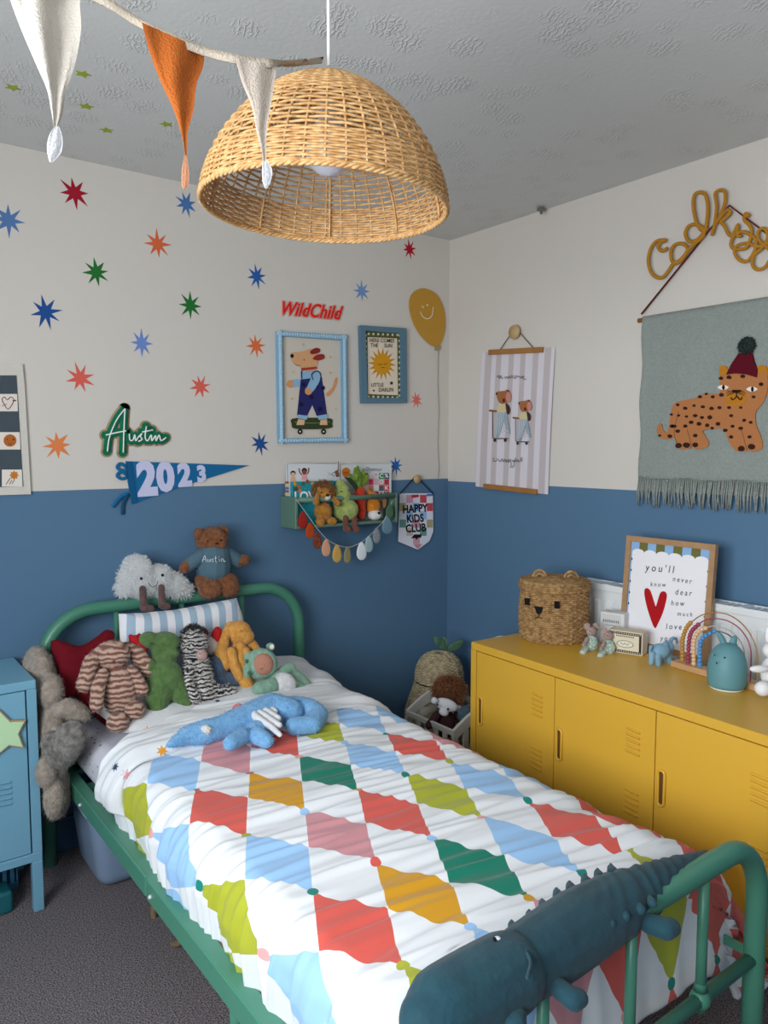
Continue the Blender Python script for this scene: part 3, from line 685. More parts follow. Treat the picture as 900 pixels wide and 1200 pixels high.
def book(name, x0, x1, y0, th, z1, cover, art, label, group=None):
    t = thing(name, ((x0+x1)/2, y0, ZT), label, 'book', group)
    mk('pages', [box((x0+.003, y0-.002, ZT+.003), (x1-.003, y0-th+.002, z1-.003), flat('#ece9e2'))], t)
    mk('cover', [box((x0, y0-th+.0015, ZT), (x1, y0-th, z1), cover), box((x0, y0, ZT), (x1, y0-.0015, z1), cover), box((x0, y0, ZT), (x0+.0015, y0-th, z1), cover)]+art, t)
    return t
G = Crop(310, 530, 4.09, 'Y', -.034)
A = [G.line([(110, 55), (345, 55)], 1, flat('#b9c2c4'), .001, sm=False)]
for x, y, sk, cl in ((136, 105, '#e0b394', '#24202a'), (190, 92, '#8a4a42', '#2b1a1e')):
    A += [G.disc(x, y-4, 13, 13, flat(cl), .0012), G.disc(x, y+3, 11, 12, flat(sk), .0015), G.poly([(x-14, y+40), (x-10, y+14), (x+12, y+14), (x+18, y+40)], flat('#e6a3a8' if x > 150 else '#e0b394'), .0008)]
A += [G.line([(178, 108), (168, 96), (165, 76)], 3, flat('#8a4a42'), .0012), G.line([(203, 105), (210, 92), (211, 74)], 3, flat('#8a4a42'), .0012), G.line([(298, 95), (335, 115)], 2.5, flat('#b3bcbf'), .0012), G.line([(300, 110), (335, 96)], 2.5, flat('#c3cbce'), .0012)]
for k in range(7): A.append(G.poly([(98, 140+k*14), (116, 140+k*14), (116, 150+k*14), (98, 150+k*14)], flat(['#b54a50', '#e4cf6f', '#5a7fb0'][k % 3]), .001))
book('picture_book', -.908, -.652, -.018, .016, 1.358, flat('#d9dde0'), A, 'large white picture book with cartoon children, at the back left of the shelf')
G2 = Crop(310, 530, 4.09, 'Y', -.0655)
A = [text(G2, 'LOVE', 205, 212, 62, flat('#eef4f2'), .001, rot=-2, bold=.03, xs=.85)]
for x, y, c in ((145, 150, '#c79a3a'), (165, 165, '#b5653a'), (150, 175, '#6a4a2c'), (185, 150, '#4a6b45'), (205, 140, '#a04a3a'), (230, 150, '#d0a050'), (170, 185, '#d77a4a')): A.append(G2.smooth([(x-8, y-4), (x, y-10), (x+8, y-2), (x+4, y+10), (x-6, y+8)], flat(c), .0012))
rg = random.Random(2)
for _ in range(60): A.append(G2.disc(rg.uniform(125, 320), rg.uniform(132, 300), 2.2, 1.4, flat(rg.choice(['#8fd2d6', '#0f6f80'])), .0009, n=5, rot=rg.uniform(0, 90)))
book('board_book', -.897, -.685, -.038, .026, 1.285, flat('#1f95a4'), A, 'turquoise board book with white LOVE lettering, in front of the white picture book')
G3 = Crop(420, 530, 8, 'Y', -.034)
A = [text(G3, 'Oyemor', 145, 160, 52, flat('#4a5560'), .001, rot=2, xs=.85)]
cs = [['#a5604a', '#e9d6cf', '#ead8dc', '#1e8a4a', '#23364a'], ['#d0a08c', '#d9536a', '#dcb6c0', '#c9a9a6', '#c8475a'], ['#e4c6ba', '#cf8a74', '#e9e4e2', '#5a6a72', '#d83a50'], ['#d9b3a0', '#e4c6ba', '#c8475a', '#e9e4e2', '#c8475a']]
lt = [' B*C%', ' S OX', '   FK', 'ARTED']
for i in range(4):
    for j in range(5):
        x, y = 45+j*49, 195+i*57; A.append(G3.poly([(x, y), (x+46, y), (x+46, y+54), (x, y+54)], flat(cs[i][j]), .0008))
        if lt[i][j] != ' ': A.append(text(G3, lt[i][j], x+22, y+27, 50, flat(['#20232c', '#f0f0f0', '#b02a3c'][(i+j) % 3] if cs[i][j] not in ('#1e8a4a', '#d83a50') else '#f4f4f4'), .0012, bold=.03))
G4 = Crop(310, 530, 4.09, 'Y', -.034); A += [G4.disc(390, 96, 20, 23, flat('#dd7a22'), .001), G4.line([(378, 96), (390, 99), (403, 96)], 1.5, flat('#a04a10'), .0015)]
book('alphabet_book', -.648, -.372, -.018, .016, 1.352, flat('#d5dadd'), A, 'white alphabet picture book with coloured letter squares, at the back right of the shelf')
# lion
m_lion = plush('plush_lion', '#b9812f', '#9c6520'); m_mane = plush('plush_mane', '#a8702a', '#7d4a18')
def S4(b, fn, L):
    for a in L: b.E
G5 = lambda x, y: (310+x/4.09, 530+y/4.09)
def be(b, x, y, rx, ry, rz=None, rot=0, off=0): px, py = G5(x, y); b.e(px, py, rx/4.09, ry/4.09, rz/4.09 if rz else None, rot, off)
def bc(b, x0, y0, r0, x1, y1, r1, o0=0, o1=0): p = G5(x0, y0); q = G5(x1, y1); b.c(p[0], p[1], r0/4.09, q[0], q[1], r1/4.09, o0, o1)
b = Body(-.095, 1.16, 0); lion = thing('lion_soft_toy', (-.745, -.095, 1.11), 'small tan lion soft toy with arms over the shelf rail', 'soft toy', 'toys on the wall shelf')
be(b, 280, 285, 45, 50, 40); bc(b, 262, 330, 20, 268, 335, 24, .01, .025); bc(b, 305, 330, 20, 325, 332, 22, .01, .025)
skin('body', lion, b.fuse(m_lion, .003, 3))
be(b, 285, 200, 38, 36, 34, off=.012); be(b, 262, 175, 11, 11, 8, off=.02); be(b, 312, 172, 11, 11, 8, off=.02); hd = b.fuse(m_lion, .003, 3)
be(b, 280, 185, 46, 44, 26, off=-.004); mn = b.fuse(m_mane, .003, 2)
hd_o = skin('head', lion, hd); mk('mane', [mn[:4], fuzz(mn, 1500, .020, .0012, m_mane, .1, .5)], hd_o)
be(b, 300, 215, 18, 16, 12, off=.038); mk('muzzle', [b.fuse(plush('plush_cream', '#eee7da'), .0025, 2)[:4], b.E(*G5(302, 206), 2, 1.6, off=.051, m=flat('#2a1a14')), b.E(*G5(272, 193), .9, .9, off=.046, m=flat('#2a1a14')), b.E(*G5(312, 190), .9, .9, off=.046, m=flat('#2a1a14'))], hd_o)
for x0, y0, x1, y1 in ((255, 205, 247, 240), (325, 215, 350, 245)):
    bc(b, x0, y0, 12, x1, y1, 16, .02, .045); skin('arm', lion, b.fuse(m_lion, .003, 2))
# pear
m_pear = plush('plush_pear', '#a5b368', '#8d9c55'); b = Body(-.095, 1.16, 0)
pr = thing('pear_soft_toy', (-.66, -.095, 1.11), 'pale green pear soft toy with brown legs hanging over the shelf edge', 'soft toy', 'toys on the wall shelf')
be(b, 385, 275, 66, 58, 45); be(b, 372, 205, 42, 60, 36); be(b, 365, 160, 26, 32, 24); skin('body', pr, b.fuse(m_pear, .003, 3), b.E(*G5(367, 188), .8, 1, off=.04, m=flat('#30301c')), b.E(*G5(405, 183), .8, 1, off=.036, m=flat('#30301c')))
bc(b, 345, 95, 9, 350, 110, 10); bc(b, 352, 112, 4, 354, 45, 2.5); mk('stalk', [b.fuse(plush('plush_brown', '#7a4a3c'), .0025, 1)[:4]], pr)
b.P = []; mk('leaf', [G.smooth([(355, 118), (385, 125), (415, 160), (438, 210), (425, 205), (395, 165), (370, 135)], fabric('felt_dark_green', '#34452c'), .050, .045)], pr)
for x in (388, 430):
    bc(b, x, 312, 13, x+2, 360, 13, .035, .045); bc(b, x, 365, 14, x+15, 372, 14, .045, .055); skin('leg', pr, b.fuse(plush('plush_brown', '#7a4a3c'), .003, 2))
# carrot
b = Body(-.075, 1.16, 0); ca = thing('carrot_soft_toy', (-.575, -.075, 1.11), 'orange-red carrot soft toy with leafy green top on the shelf', 'soft toy', 'toys on the wall shelf')
bc(b, 457, 190, 28, 462, 300, 24); skin('body', ca, b.fuse(plush('plush_carrot', '#cf3a1c', '#b02d14'), .003, 2))
gl = []
for x, y, rr in ((420, 130, -25), (438, 105, -10), (455, 120, 0), (470, 110, 12), (482, 135, 25), (432, 150, -30), (448, 95, -4), (463, 145, 8)):
    gl.append(b.E(*G5(x, y), 2.6, 8.5, 1.8, rr, .006*random.uniform(-1, 2)))
for q in gl: b.P.append(q)
bc(b, 452, 172, 14, 452, 150, 12); mk('leaves', [b.fuse(plush('plush_leaf', '#7e9a2e', '#4f6d1e'), .0025, 1)[:4]], ca)
# fox
b = Body(-.075, 1.15, 0); fx = thing('fox_soft_toy', (-.50, -.075, 1.11), 'orange fox soft toy with white cheeks lying at the right end of the shelf', 'soft toy', 'toys on the wall shelf')
be(b, 520, 260, 36, 50, 32); be(b, 515, 210, 32, 22, 24); bc(b, 500, 190, 9, 492, 170, 3); skin('body', fx, b.fuse(plush('plush_fox', '#d98a26', '#c06f1a'), .003, 2))
be(b, 528, 300, 34, 26, 24, off=.022); skin('cheek', fx, b.fuse(plush('plush_white', '#e8e6e2'), .003, 2), b.E(*G5(548, 292), 2, 1.6, off=.05, m=flat('#1c1616')))
bc(b, 550, 240, 10, 552, 285, 6, .022, .024); skin('nose_stripe', fx, b.fuse(plush('plush_choc', '#5e3319'), .003, 2))
be(b, 572, 235, 16, 36, 14, off=.006); skin('tail', fx, b.fuse(plush('plush_tan', '#a47a50'), .003, 2))
# drop garland
gar = thing('drop_garland', (-.66, -.135, 1.0), 'garland of coloured felt drops strung below the green wall shelf', 'garland')
D = Body(-.137, 1.1, 0); dp = [(183, 325, 26, 42, '#a12a24'), (218, 375, 26, 38, '#b4481f'), (253, 425, 25, 38, '#7c3a22'), (295, 458, 25, 42, '#d9a384'), (347, 485, 26, 44, '#cda659'), (397, 492, 21, 42, '#8f8764'),
      (465, 473, 28, 44, '#e9edef'), (500, 440, 23, 40, '#9db9bc'), (537, 398, 21, 38, '#8b949a'), (588, 350, 30, 42, '#6f8f9f'), (600, 282, 22, 34, '#4f6f57')]
for i, (x, y, rx, ry, c) in enumerate(dp):
    def tp(u, vv): px, py = G5(x+u, y+vv); return D.at(px, py)
    out = [tp(0, -ry)]+[tp(rx*sin(a)*(.55+.45*(1-cos(a))/2)*1.05, -ry*cos(a)) for a in [2*pi*k/22 for k in range(1, 22)]]
    P_ = [puff(out, V((0, -1, 0)), .0045, fabric('felt_'+c[1:], c))]
    if i in (2, 5, 8):
        rg = random.Random(i)
        for _ in range(45):
            u, w_ = rg.uniform(-.6, .6)*rx, rg.uniform(-.4, .8)*ry
            P_.append(ball(tp(u, w_)+V((0, -.0042*(1-(u/rx)**2*.6), 0)), .0010, flat(rg.choice(['#c9a86a', '#d9d4cc', '#4a3a2c'])), 5, 4))
    mk('felt_drop', P_, gar)
mk('string', [tube(catmull([D.at(*G5(x, y))+V((0, -.001, 0)) for x, y in ((150, 225), (200, 292), (240, 350), (262, 378), (300, 418), (350, 445), (405, 455), (460, 432), (500, 402), (540, 362), (575, 320), (612, 232))], 4), .0011, fabric('string_white', '#d6d3c8'), 5)], gar)
# ================================================================== right wall pieces
# hanging print
N = Crop(520, 360, 5, 'X', 0)
pt = thing('hanging_print', wX(605, 575, 0), 'striped paper print with two bears on scooters hanging between wooden battens', 'poster')
out = [(230, 268), (659, 235), (618, 1097), (193, 1050)]
def bil(u, v):
    a = [out[0][i]*(1-u)+out[1][i]*u for i in (0, 1)]; b_ = [out[3][i]*(1-u)+out[2][i]*u for i in (0, 1)]; return (a[0]*(1-v)+b_[0]*v, a[1]*(1-v)+b_[1]*v)
A = []
nseg = 10; vs = []; fs = []
bands = [(0, .05), (.05, .14, 1), (.14, .2), (.2, .27, 1), (.27, .37), (.37, .44, 1), (.44, .53), (.53, .60, 1), (.60, .70), (.70, .78, 1), (.78, .86), (.86, .95, 1), (.95, 1)]
for q in bands:
    m_ = flat('#c3b9bb') if len(q) > 2 else flat('#dcd6dd'); vs = []; fs = []
    for i in range(nseg+1):
        v_ = i/nseg
        for u_ in (q[0], q[1]): t_ = .006+.006*sin(v_*3)*(abs(u_-.5)*1.5); vs.append(N(*bil(u_, v_), t_))
    for i in range(nseg): fs.append((2*i, 2*i+1, 2*i+3, 2*i+2))
    A.append((vs, fs, m_, False))
o_[0] = .013
br, ink = '#a5683f', '#3a3434'
for ox, oy, s in ((0, 0, 1), (130, 40, .86)):
    def T(L): return [((x-350)*s+350+ox, (y-620)*s+620+oy) for x, y in L]
    A += [N.poly(T([(322, 610), (378, 605), (402, 740), (388, 742), (362, 665), (330, 765), (316, 762)]), flat('#9aaab6'), lay())]
    for k in range(5): A.append(N.line(T([(326+k*10, 612), (322+k*9, 690), (322+k*17, 750-k*5)]), 1.4, flat('#e4e4ea'), o_[0]+.0004))
    A += [N.smooth(T([(330, 580), (365, 570), (382, 590), (375, 615), (330, 615), (285, 612), (285, 602), (322, 598)]), flat('#d8c79a'), lay()),
          N.smooth(T([(375, 565), (392, 575), (402, 600), (395, 626), (382, 620)]), flat('#4a3026'), lay()),
          N.disc(*T([(386, 497)])[0], 13*s, 13*s, flat('#7d4a33'), lay()),
          N.smooth(T([(322, 500), (350, 493), (385, 492), (402, 515), (400, 545), (375, 562), (345, 565), (328, 540)]), flat(br), lay()),
          N.disc(*T([(393, 528)])[0], 16*s, 30*s, flat('#c98a7c'), lay()), N.disc(*T([(323, 508)])[0], 5*s, 7*s, flat('#2a1c18'), lay()), N.disc(*T([(366, 547)])[0], 8*s, 12*s, flat('#5c2320'), lay()),
          N.line(T([(281, 606), (325, 610)]), 5*s, flat('#8a5a3c'), o_[0]+.0004), N.line(T([(300, 608), (300, 765), (310, 770), (392, 770)]), 2.5*s, flat(ink), o_[0]+.0006, sm=False),
          N.disc(*T([(313, 780)])[0], 8*s, 10*s, flat(ink), lay()), N.disc(*T([(374, 780)])[0], 8*s, 10*s, flat(ink), lay())]
hw = [[(325, 415), (335, 400), (340, 418), (350, 402), (352, 418), (362, 415)], [(372, 408), (378, 418), (385, 408), (392, 418), (400, 405), (405, 418), (415, 400), (418, 416)], [(430, 400), (428, 418), (440, 412), (438, 405), (455, 408), (462, 416)], [(470, 405), (468, 418), (482, 404), (480, 420), (498, 424)],
      [(310, 880), (305, 900), (322, 900), (328, 885)], [(335, 890), (345, 905), (358, 888), (362, 905), (375, 890), (378, 908), (392, 892), (395, 910), (405, 890), (410, 925), (402, 940)], [(415, 895), (425, 905), (430, 890), (425, 930), (412, 938)], [(437, 880), (437, 905), (450, 893), (452, 905), (464, 900), (470, 880), (472, 905)]]
A += [N.line(l, 1.5, flat('#3b3b40'), .0165) for l in hw]
pr_ = mk('paper', A, pt)
m_bat = mat('batten_wood', '#a8743a', rough=.5, var=.15, vscale=30)
def batten(a, b_):
    p, q = N(*a, .011), N(*b_, .011); d = (q-p).normalized(); h = d.cross(V((1, 0, 0))); L = (q-p).length
    return obox((p+q)/2, d, h, V((1, 0, 0)), L/2, .011, .009, m_bat, .002)
mk('batten', [batten((277, 266), (593, 251))], pt); mk('batten', [batten((247, 1047), (558, 1082))], pt)
mk('cord', [tube([N(340, 252, .012), N(405, 160, .014), N(431, 128, .014), N(455, 148, .014), N(535, 240, .012)], .0018, flat('#4a3428'), 6)], pt)
knob('knob', N(433, 148, 0), V((-1, 0, 0)), .031, None, 'round wooden wall knob holding the cord of the striped bear print', 'wall knob')
# tapestry
Tp = Crop(730, 210, 2.929, 'X', 0)
TY0, TY1, TZ1, TZ0 = -1.077, -1.72, 1.900, 1.312
tap = thing('tapestry', (0, (TY0+TY1)/2, 1.22), 'grey-green woven tapestry with a spotted leopard in a bobble hat and a fringe', 'wall hanging')
m_tap = mat('woven_wool', '#a1aaa4', rough=.95, bump=.8, bscale=260, var=.10, vscale=120, spec=.1)
vs = []; fs = []; nu, nv = 24, 30
for side in (0, 1):
    for j in range(nv+1):
        for i in range(nu+1):
            y = TY0+(TY1-TY0)*i/nu; z = TZ1+(TZ0-TZ1)*j/nv; x = -.014-.006*side-.003*sin(i*.9+j*.15)*(j/nv)
            vs.append(V((x, y+.004*sin(j*.5), z)))
M_ = (nu+1)*(nv+1)
for s_ in (0, 1):
    for j in range(nv):
        for i in range(nu): a = s_*M_+j*(nu+1)+i; fs.append((a, a+1, a+nu+2, a+nu+1))
for i in range(nu):
    for a in (i, nv*(nu+1)+i): fs.append((a, a+1, a+1+M_, a+M_))
for j in range(nv):
    for a in (j*(nu+1), j*(nu+1)+nu): fs.append((a, a+nu+1, a+nu+1+M_, a+M_))
mk('woven_panel', [(vs, fs, m_tap, True)], tap)
fr = []; rg = random.Random(5)
for i in range(92):
    y = TY0+(TY1-TY0)*(i+.5)/92; L = rg.uniform(.085, .105); dy = rg.uniform(-.012, .012)
    fr.append(tube([V((-.018, y, TZ0+.006)), V((-.02-rg.uniform(0, .008), y+dy*.3, TZ0-L*.5)), V((-.018, y+dy, TZ0-L))], [.0032, .003, .002], m_tap, 5))
mk('fringe', fr, tap, kind='stuff')
mk('rod', [tube([V((-.009, TY0+.025, TZ1-.011)), V((-.009, TY1-.02, TZ1-.011))], .0085, m_bat, 12)], tap)
apx = wX(854.6, 240.7, -.012)
mk('cord', [tube([V((-.014, TY0+.01, TZ1+.01)), apx, V((-.014, TY1, TZ1+.01))], .0035, flat('#6b2a22'), 6)], tap)
LT = .0245
body = [(145, 840), (133, 845), (130, 868), (145, 890), (175, 893), (190, 888), (195, 905), (205, 925), (240, 925), (250, 918), (268, 928), (300, 920), (308, 905), (295, 880), (290, 862), (358, 858), (370, 885), (385, 915), (408, 935), (440, 932), (470, 935), (492, 920), (485, 880), (470, 845), (468, 800), (492, 770), (510, 720), (505, 665), (470, 672), (420, 668), (355, 672), (345, 690), (348, 730), (330, 738), (290, 738), (262, 752), (220, 760), (190, 770), (178, 800), (172, 840), (165, 870), (152, 862)]
m_leo = fabric('felt_leopard', '#b5774a'); m_leoy = fabric('felt_mustard', '#bd7c26'); m_spot = fabric('felt_spots', '#38211c')
A = [Tp.smooth(body, m_leo, LT, .019, 3), Tp.smooth([(348, 680), (345, 645), (365, 643), (378, 668)], m_leoy, LT-.001, .019), Tp.smooth([(470, 665), (478, 642), (505, 645), (508, 680)], m_leoy, LT-.001, .019),
     Tp.smooth([(368, 745), (400, 730), (435, 738), (432, 768), (400, 780), (372, 772)], m_leoy, LT+.001, LT)]
spots = [(202, 775), (228, 787), (205, 812), (232, 815), (190, 848), (228, 848), (258, 778), (278, 748), (300, 738), (322, 748), (262, 812), (288, 782), (285, 818), (318, 788), (312, 818), (345, 785), (378, 785), (385, 812), (418, 785), (340, 840), (320, 855), (303, 845), (275, 840), (248, 835), (180, 808), (175, 882), (262, 880), (262, 912), (205, 915), (232, 912), (365, 862), (390, 848), (418, 855), (385, 885), (448, 885), (420, 925), (455, 918), (452, 835), (352, 742), (462, 748), (350, 685), (378, 682), (425, 678), (488, 705), (140, 880), (202, 865), (182, 848), (430, 828)]
rg = random.Random(8)
for x, y in spots:
    r = rg.uniform(5, 8); ro = rg.uniform(0, 180); big = 1.5 if y > 905 else 1
    A.append(Tp.smooth([(x+r*big*1.1*cos(a+ro), y+r*big*.85*sin(a+ro)*rg.uniform(.8, 1.15)) for a in [k*pi/3 for k in range(6)]], m_spot, LT+.0015, LT, 2))
for x, y in ((358, 716), (457, 722)): A += [Tp.smooth([(x-19, y), (x, y-9), (x+19, y), (x, y+9)], flat('#ebe4da'), LT+.0022, LT), Tp.disc(x+2, y, 5, 9, flat('#1c1414'), LT+.003)]
A += [Tp.line([(400, 728), (405, 745), (392, 758), (385, 750)], 2.2, flat('#2a1712'), LT+.003), Tp.line([(405, 745), (418, 758), (424, 748)], 2.2, flat('#2a1712'), LT+.003), Tp.line([(390, 728), (420, 728)], 4, flat('#2a1712'), LT+.003)]
for dx, dy in ((-30, -4), (-32, 4), (-30, 12), (30, -4), (34, 4), (30, 12)): A.append(Tp.line([(402, 732), (402+dx, 732+dy)], 1, flat('#2a1712'), LT+.003))
A += [Tp.line([(205, 800), (190, 870), (205, 920)], 1.2, flat('#8d5836'), LT+.0012), Tp.line([(235, 860), (250, 918)], 1.2, flat('#8d5836'), LT+.0012), Tp.line([(420, 860), (440, 930)], 1.2, flat('#8d5836'), LT+.0012)]
lp = mk('leopard', A, tap)
mk('hat', [Tp.poly([(370, 672), (385, 640), (412, 600), (458, 598), (466, 630), (476, 655), (474, 682), (440, 672), (400, 668)], fabric('felt_maroon', '#5c0f20'), LT+.005, LT-.002)], lp)
hb = Body(0, 1.5, 0)
c_ = Tp(440, 574, .028); pom = fuse([ell(c_, V((.012, 0, 0)), V((0, .028, 0)), V((0, 0, .027)), None)], fabric('pom_dark', '#2f3836'), .003, 1)
mk('bobble', [pom[:4], fuzz(pom, 500, .008, .0012, None, 0, .6)], lp)
# rope words
ws = thing('rope_word_sign', wX(840, 330, 0), 'mustard yellow rope words Cool kids curved over the tapestry cord', 'sign')
m_rope = fabric('rope_mustard', '#b8812a')
RW = [[(166, 240), (150, 250), (135, 240), (140, 222), (160, 214), (130, 216), (108, 245), (101, 290), (115, 330), (145, 342), (168, 320), (185, 295), (210, 280), (235, 250), (225, 228), (198, 226), (180, 245), (180, 280), (195, 292), (215, 280), (235, 250), (260, 225), (288, 200), (290, 175), (265, 160), (240, 165), (228, 190), (238, 215), (262, 215), (285, 195), (300, 160), (305, 100), (297, 60), (280, 50), (260, 58), (255, 95), (265, 150), (285, 180), (305, 170)],
      [(318, 198), (330, 150), (335, 95), (330, 55), (348, 42), (364, 52), (362, 90), (345, 135), (325, 165), (350, 132), (372, 110), (380, 122), (360, 142), (348, 150), (362, 165), (375, 192), (390, 195), (408, 160), (405, 195), (420, 200)],
      [(448, 130), (432, 128), (430, 145), (445, 160), (455, 185), (440, 235), (410, 245), (385, 235), (390, 205), (420, 185), (450, 195), (470, 215), (465, 250), (440, 285), (412, 280), (396, 255), (405, 232), (440, 225), (480, 235), (510, 225), (525, 255), (505, 300), (478, 314), (458, 300), (462, 265), (490, 240), (510, 205), (500, 175), (480, 180), (478, 210), (510, 240), (545, 262)]]
for l in RW: mk('rope_letters', [Tp.line(l, 5.6, m_rope, .024, fr=1, seg=8)], ws)
mk('rope_letters', [Tp.disc(433, 128, 1, 1, m_rope, .02, .018), ball(Tp(436, 128, .024), .010, m_rope)], ws)
# little hook where the right wall meets the ceiling
mk('ceiling_hook', [lathe([(0, 0), (.018, 0), (.018, .006), (.006, .009), (.006, .02), (0, .02)], wX(638, 254, -.02)+V((-.02, 0, .028)), paint('hook_grey', '#6d6a64', .4), 12, V((1, 0, 0)), V((0, -1, 0)), V((0, 0, -1)))], None, 'tiny grey hook at the top of the right wall by the ceiling', 'hook')
for i, (px, py, wh) in enumerate(((15, 103, 'leftmost, at the left edge'), (97, 87, 'topmost, right of the white bunting flag'), (101, 125, 'just below the topmost one'), (125, 153, 'lowest of the five'), (195, 146, 'rightmost, beside the orange bunting flag'))):
    p = wZ(px, py, ZC-.0012); q = [p+V((a, b_, 0)) for a, b_ in star2(5, .022, .011, i)]
    mk('ceiling_sticker', [slab(q, [v+V((0, 0, .001)) for v in q], flat('#9cae3c'))], None, f'small yellow-green star sticker on the ceiling, {wh}', 'sticker', 'stickers on the ceiling')
# ================================================================== pendant lamp
m_ratt = mat('rattan', '#e0b67f', rough=.55, var=.28, vscale=90, col2='#bd8c54', spec=.4)
LC = wD(381, 246, 1.39); LR = .222
ax = (V((0, 0, 1))+RT*.035+FW*.0).normalized(); aX = RT-ax*RT.dot(ax); aX.normalize(); aY = ax.cross(aX)
lamp = thing('pendant_lamp', (LC.x, LC.y, LC.z), 'large domed wicker pendant lampshade hanging on a white cord', 'pendant lamp')
def lm(r, th, z): return LC+aX*(r*cos(th))+aY*(r*sin(th))+ax*z
LH = .232
def dome(t):   # 0 rim, 1 top
    a = t*pi/2; return (LR*(cos(a)**.85*.86+.14*(1-t)) if t < 1 else 0)
prof = []
def dr(z): s = max(0, z/LH); return LR*max(.0, 1-s**1.75)**.6
rows = []; z = .010
while z < LH*.985:
    rows.append((max(dr(z), .02), z)); s = z/LH
    stp = .0046 if (s < .27) else (.0092 if s < .62 else .0058)
    sl = (dr(z)-dr(min(z+.004, LH)))/.004; z += stp/sqrt(1+sl*sl)
shade = mk('lamp_shade', weave(lm, [r for r in rows], 42, .0026, .0023, m_ratt, None), lamp)
mk('uprights', [tube([lm(r, 2*pi*i/42, z) for r, z in rows[::3]], .0022, m_ratt, 5) for i in range(42)], shade)
br_ = []
for k in range(3):
    pts = [lm(LR+.0022*cos(40*th+k*2.09), th, .004+.0030*sin(40*th+k*2.09)) for th in [2*pi*j/320 for j in range(320)]]
    br_.append(tube(pts, .0030, m_ratt, 5, True))
mk('rim_braid', br_, shade)
mk('inner_wires', [tube([lm(r-.006, 2*pi*(i+.3)/9, z) for r, z in rows[::3]], .0022, m_ratt, 5) for i in range(9)], shade)
mk('top_ring', [lathe([(.02, -.004), (.028, -.004), (.028, .004), (.02, .004), (.02, -.004)], LC+ax*(LH*.99), m_ratt, 20)], shade)
m_wp = paint('white_plastic', '#ecebe6', .35); top = LC+ax*LH
mk('lamp_holder', [lathe([(.0, .012), (.006, .012), (.012, .0), (.022, -.05), (.024, -.06), (.0, -.06)], top, m_wp, 20)], lamp)
mk('bulb', [lathe([(.0, -.172), (.018, -.169), (.035, -.156), (.043, -.135), (.041, -.112), (.028, -.085), (.018, -.07), (.018, -.06), (.0, -.06)], top, paint('bulb_white', '#dfe0ea', .2), 24)], lamp)
mk('cord', [tube([top+V((0, 0, .02)), V((top.x, top.y, ZC))], .0032, m_wp, 8)], lamp)
mk('ceiling_rose', [lathe([(0, 0), (.035, 0), (.04, .02), (.04, .03)], (top.x, top.y, ZC-.03), m_wp, 24)], lamp)
# ================================================================== bunting
m_bw = fabric('bunting_cream', '#d3cbc0'); m_bo = fabric('bunting_rust', '#b25f28'); m_bb = fabric('bunting_beige', '#c3b5a8')
bt = thing('bunting', wD(250, 60, 1.15), 'cloth bunting of cream and rust pointed flags tied to the lamp cord', 'bunting')
dep = lambda px: .95+(px+80)/400*.165 if px < 320 else 1.115+(px-320)/58*.27
tape = [(-80, -75), (0, -45), (110, -5), (165, 27), (235, 58), (290, 71), (335, 74), (378, 70)]
tp_ = catmull([(a, b_, 0) for a, b_ in tape], 5)
vs = []; fs = []
for i, p in enumerate(tp_):
    w_ = 5 if p.x < 320 else 3.5
    for e in (-w_, w_): c0 = wD(p.x-e*.3, p.y+e, dep(p.x)+.003*sin(i)); vs += [c0, c0+FW*.0025]
for i in range(len(tp_)-1):
    a = 4*i; b_ = a+4; fs += [(a, a+2, b_+2, b_), (a+1, b_+1, b_+3, a+3), (a, b_, b_+1, a+1), (a+2, a+3, b_+3, b_+2)]
mk('tape', [(vs, fs, fabric('bunting_tape', '#bfb2a2'), True)], bt)
def flag(name, lft, rgt, m, d0, waves=2.0, amp=.010, label=None):
    L = catmull([(a, b_, 0) for a, b_ in lft], 6); R = catmull([(a, b_, 0) for a, b_ in rgt], 6); n = min(len(L), len(R)); nc = 8; vs = []; fs = []
    for s_ in (0, 1):
        for i in range(n):
            for j in range(nc+1):
                t = j/nc; x = L[i].x*(1-t)+R[i].x*t; y = L[i].y*(1-t)+R[i].y*t
                wd = abs(R[i].x-L[i].x)/60
                dd = d0+(t-.5)*.05*wd+amp*min(1, wd)*sin(waves*2*pi*t+i*.12)+.0016*s_; vs.append(wD(x, y, dd))
    M_ = n*(nc+1)
    for s_ in (0, 1):
        for i in range(n-1):
            for j in range(nc): a = s_*M_+i*(nc+1)+j; fs.append((a, a+1, a+nc+2, a+nc+1))
    for i in range(n-1):
        for a in (i*(nc+1), i*(nc+1)+nc): fs.append((a, a+nc+1, a+nc+1+M_, a+M_))
    return mk(name, [(vs, fs, m, True)], bt, label)
flag('flag', [(0, -40), (12, 0), (25, 35), (42, 75), (55, 105), (60, 130), (63, 148)], [(105, -8), (94, 0), (95, 35), (88, 75), (77, 110), (73, 135), (68, 148)], m_bw, dep(50), 1.6, .012, 'cream cloth flag')
flag('flag_tip', [(64, 148), (57, 160), (55, 175), (58, 190)], [(69, 148), (73, 160), (72, 178), (61, 191)], fabric('tip_white', '#e6e6ea'), dep(50), 1, .003, 'white twisted tip')
flag('flag', [(166, 26), (175, 60), (188, 95), (202, 125), (212, 155), (217, 182)], [(240, 59), (238, 78), (230, 100), (227, 128), (220, 155), (219, 182)], m_bo, dep(200), 1.2, .007, 'rust orange cloth flag')
flag('flag_tip', [(216, 182), (213, 200), (213, 216), (215, 222)], [(219, 182), (221, 200), (221, 215), (217, 222)], fabric('tip_peach', '#e3a07c'), dep(200), 1, .002, 'peach twisted tip')
flag('flag', [(276, 68), (283, 95), (295, 125), (300, 150), (306, 175), (309, 190)], [(324, 76), (322, 95), (318, 120), (313, 150), (312, 175), (312, 190)], m_bb, dep(300), 1.2, .005, 'beige cloth flag')
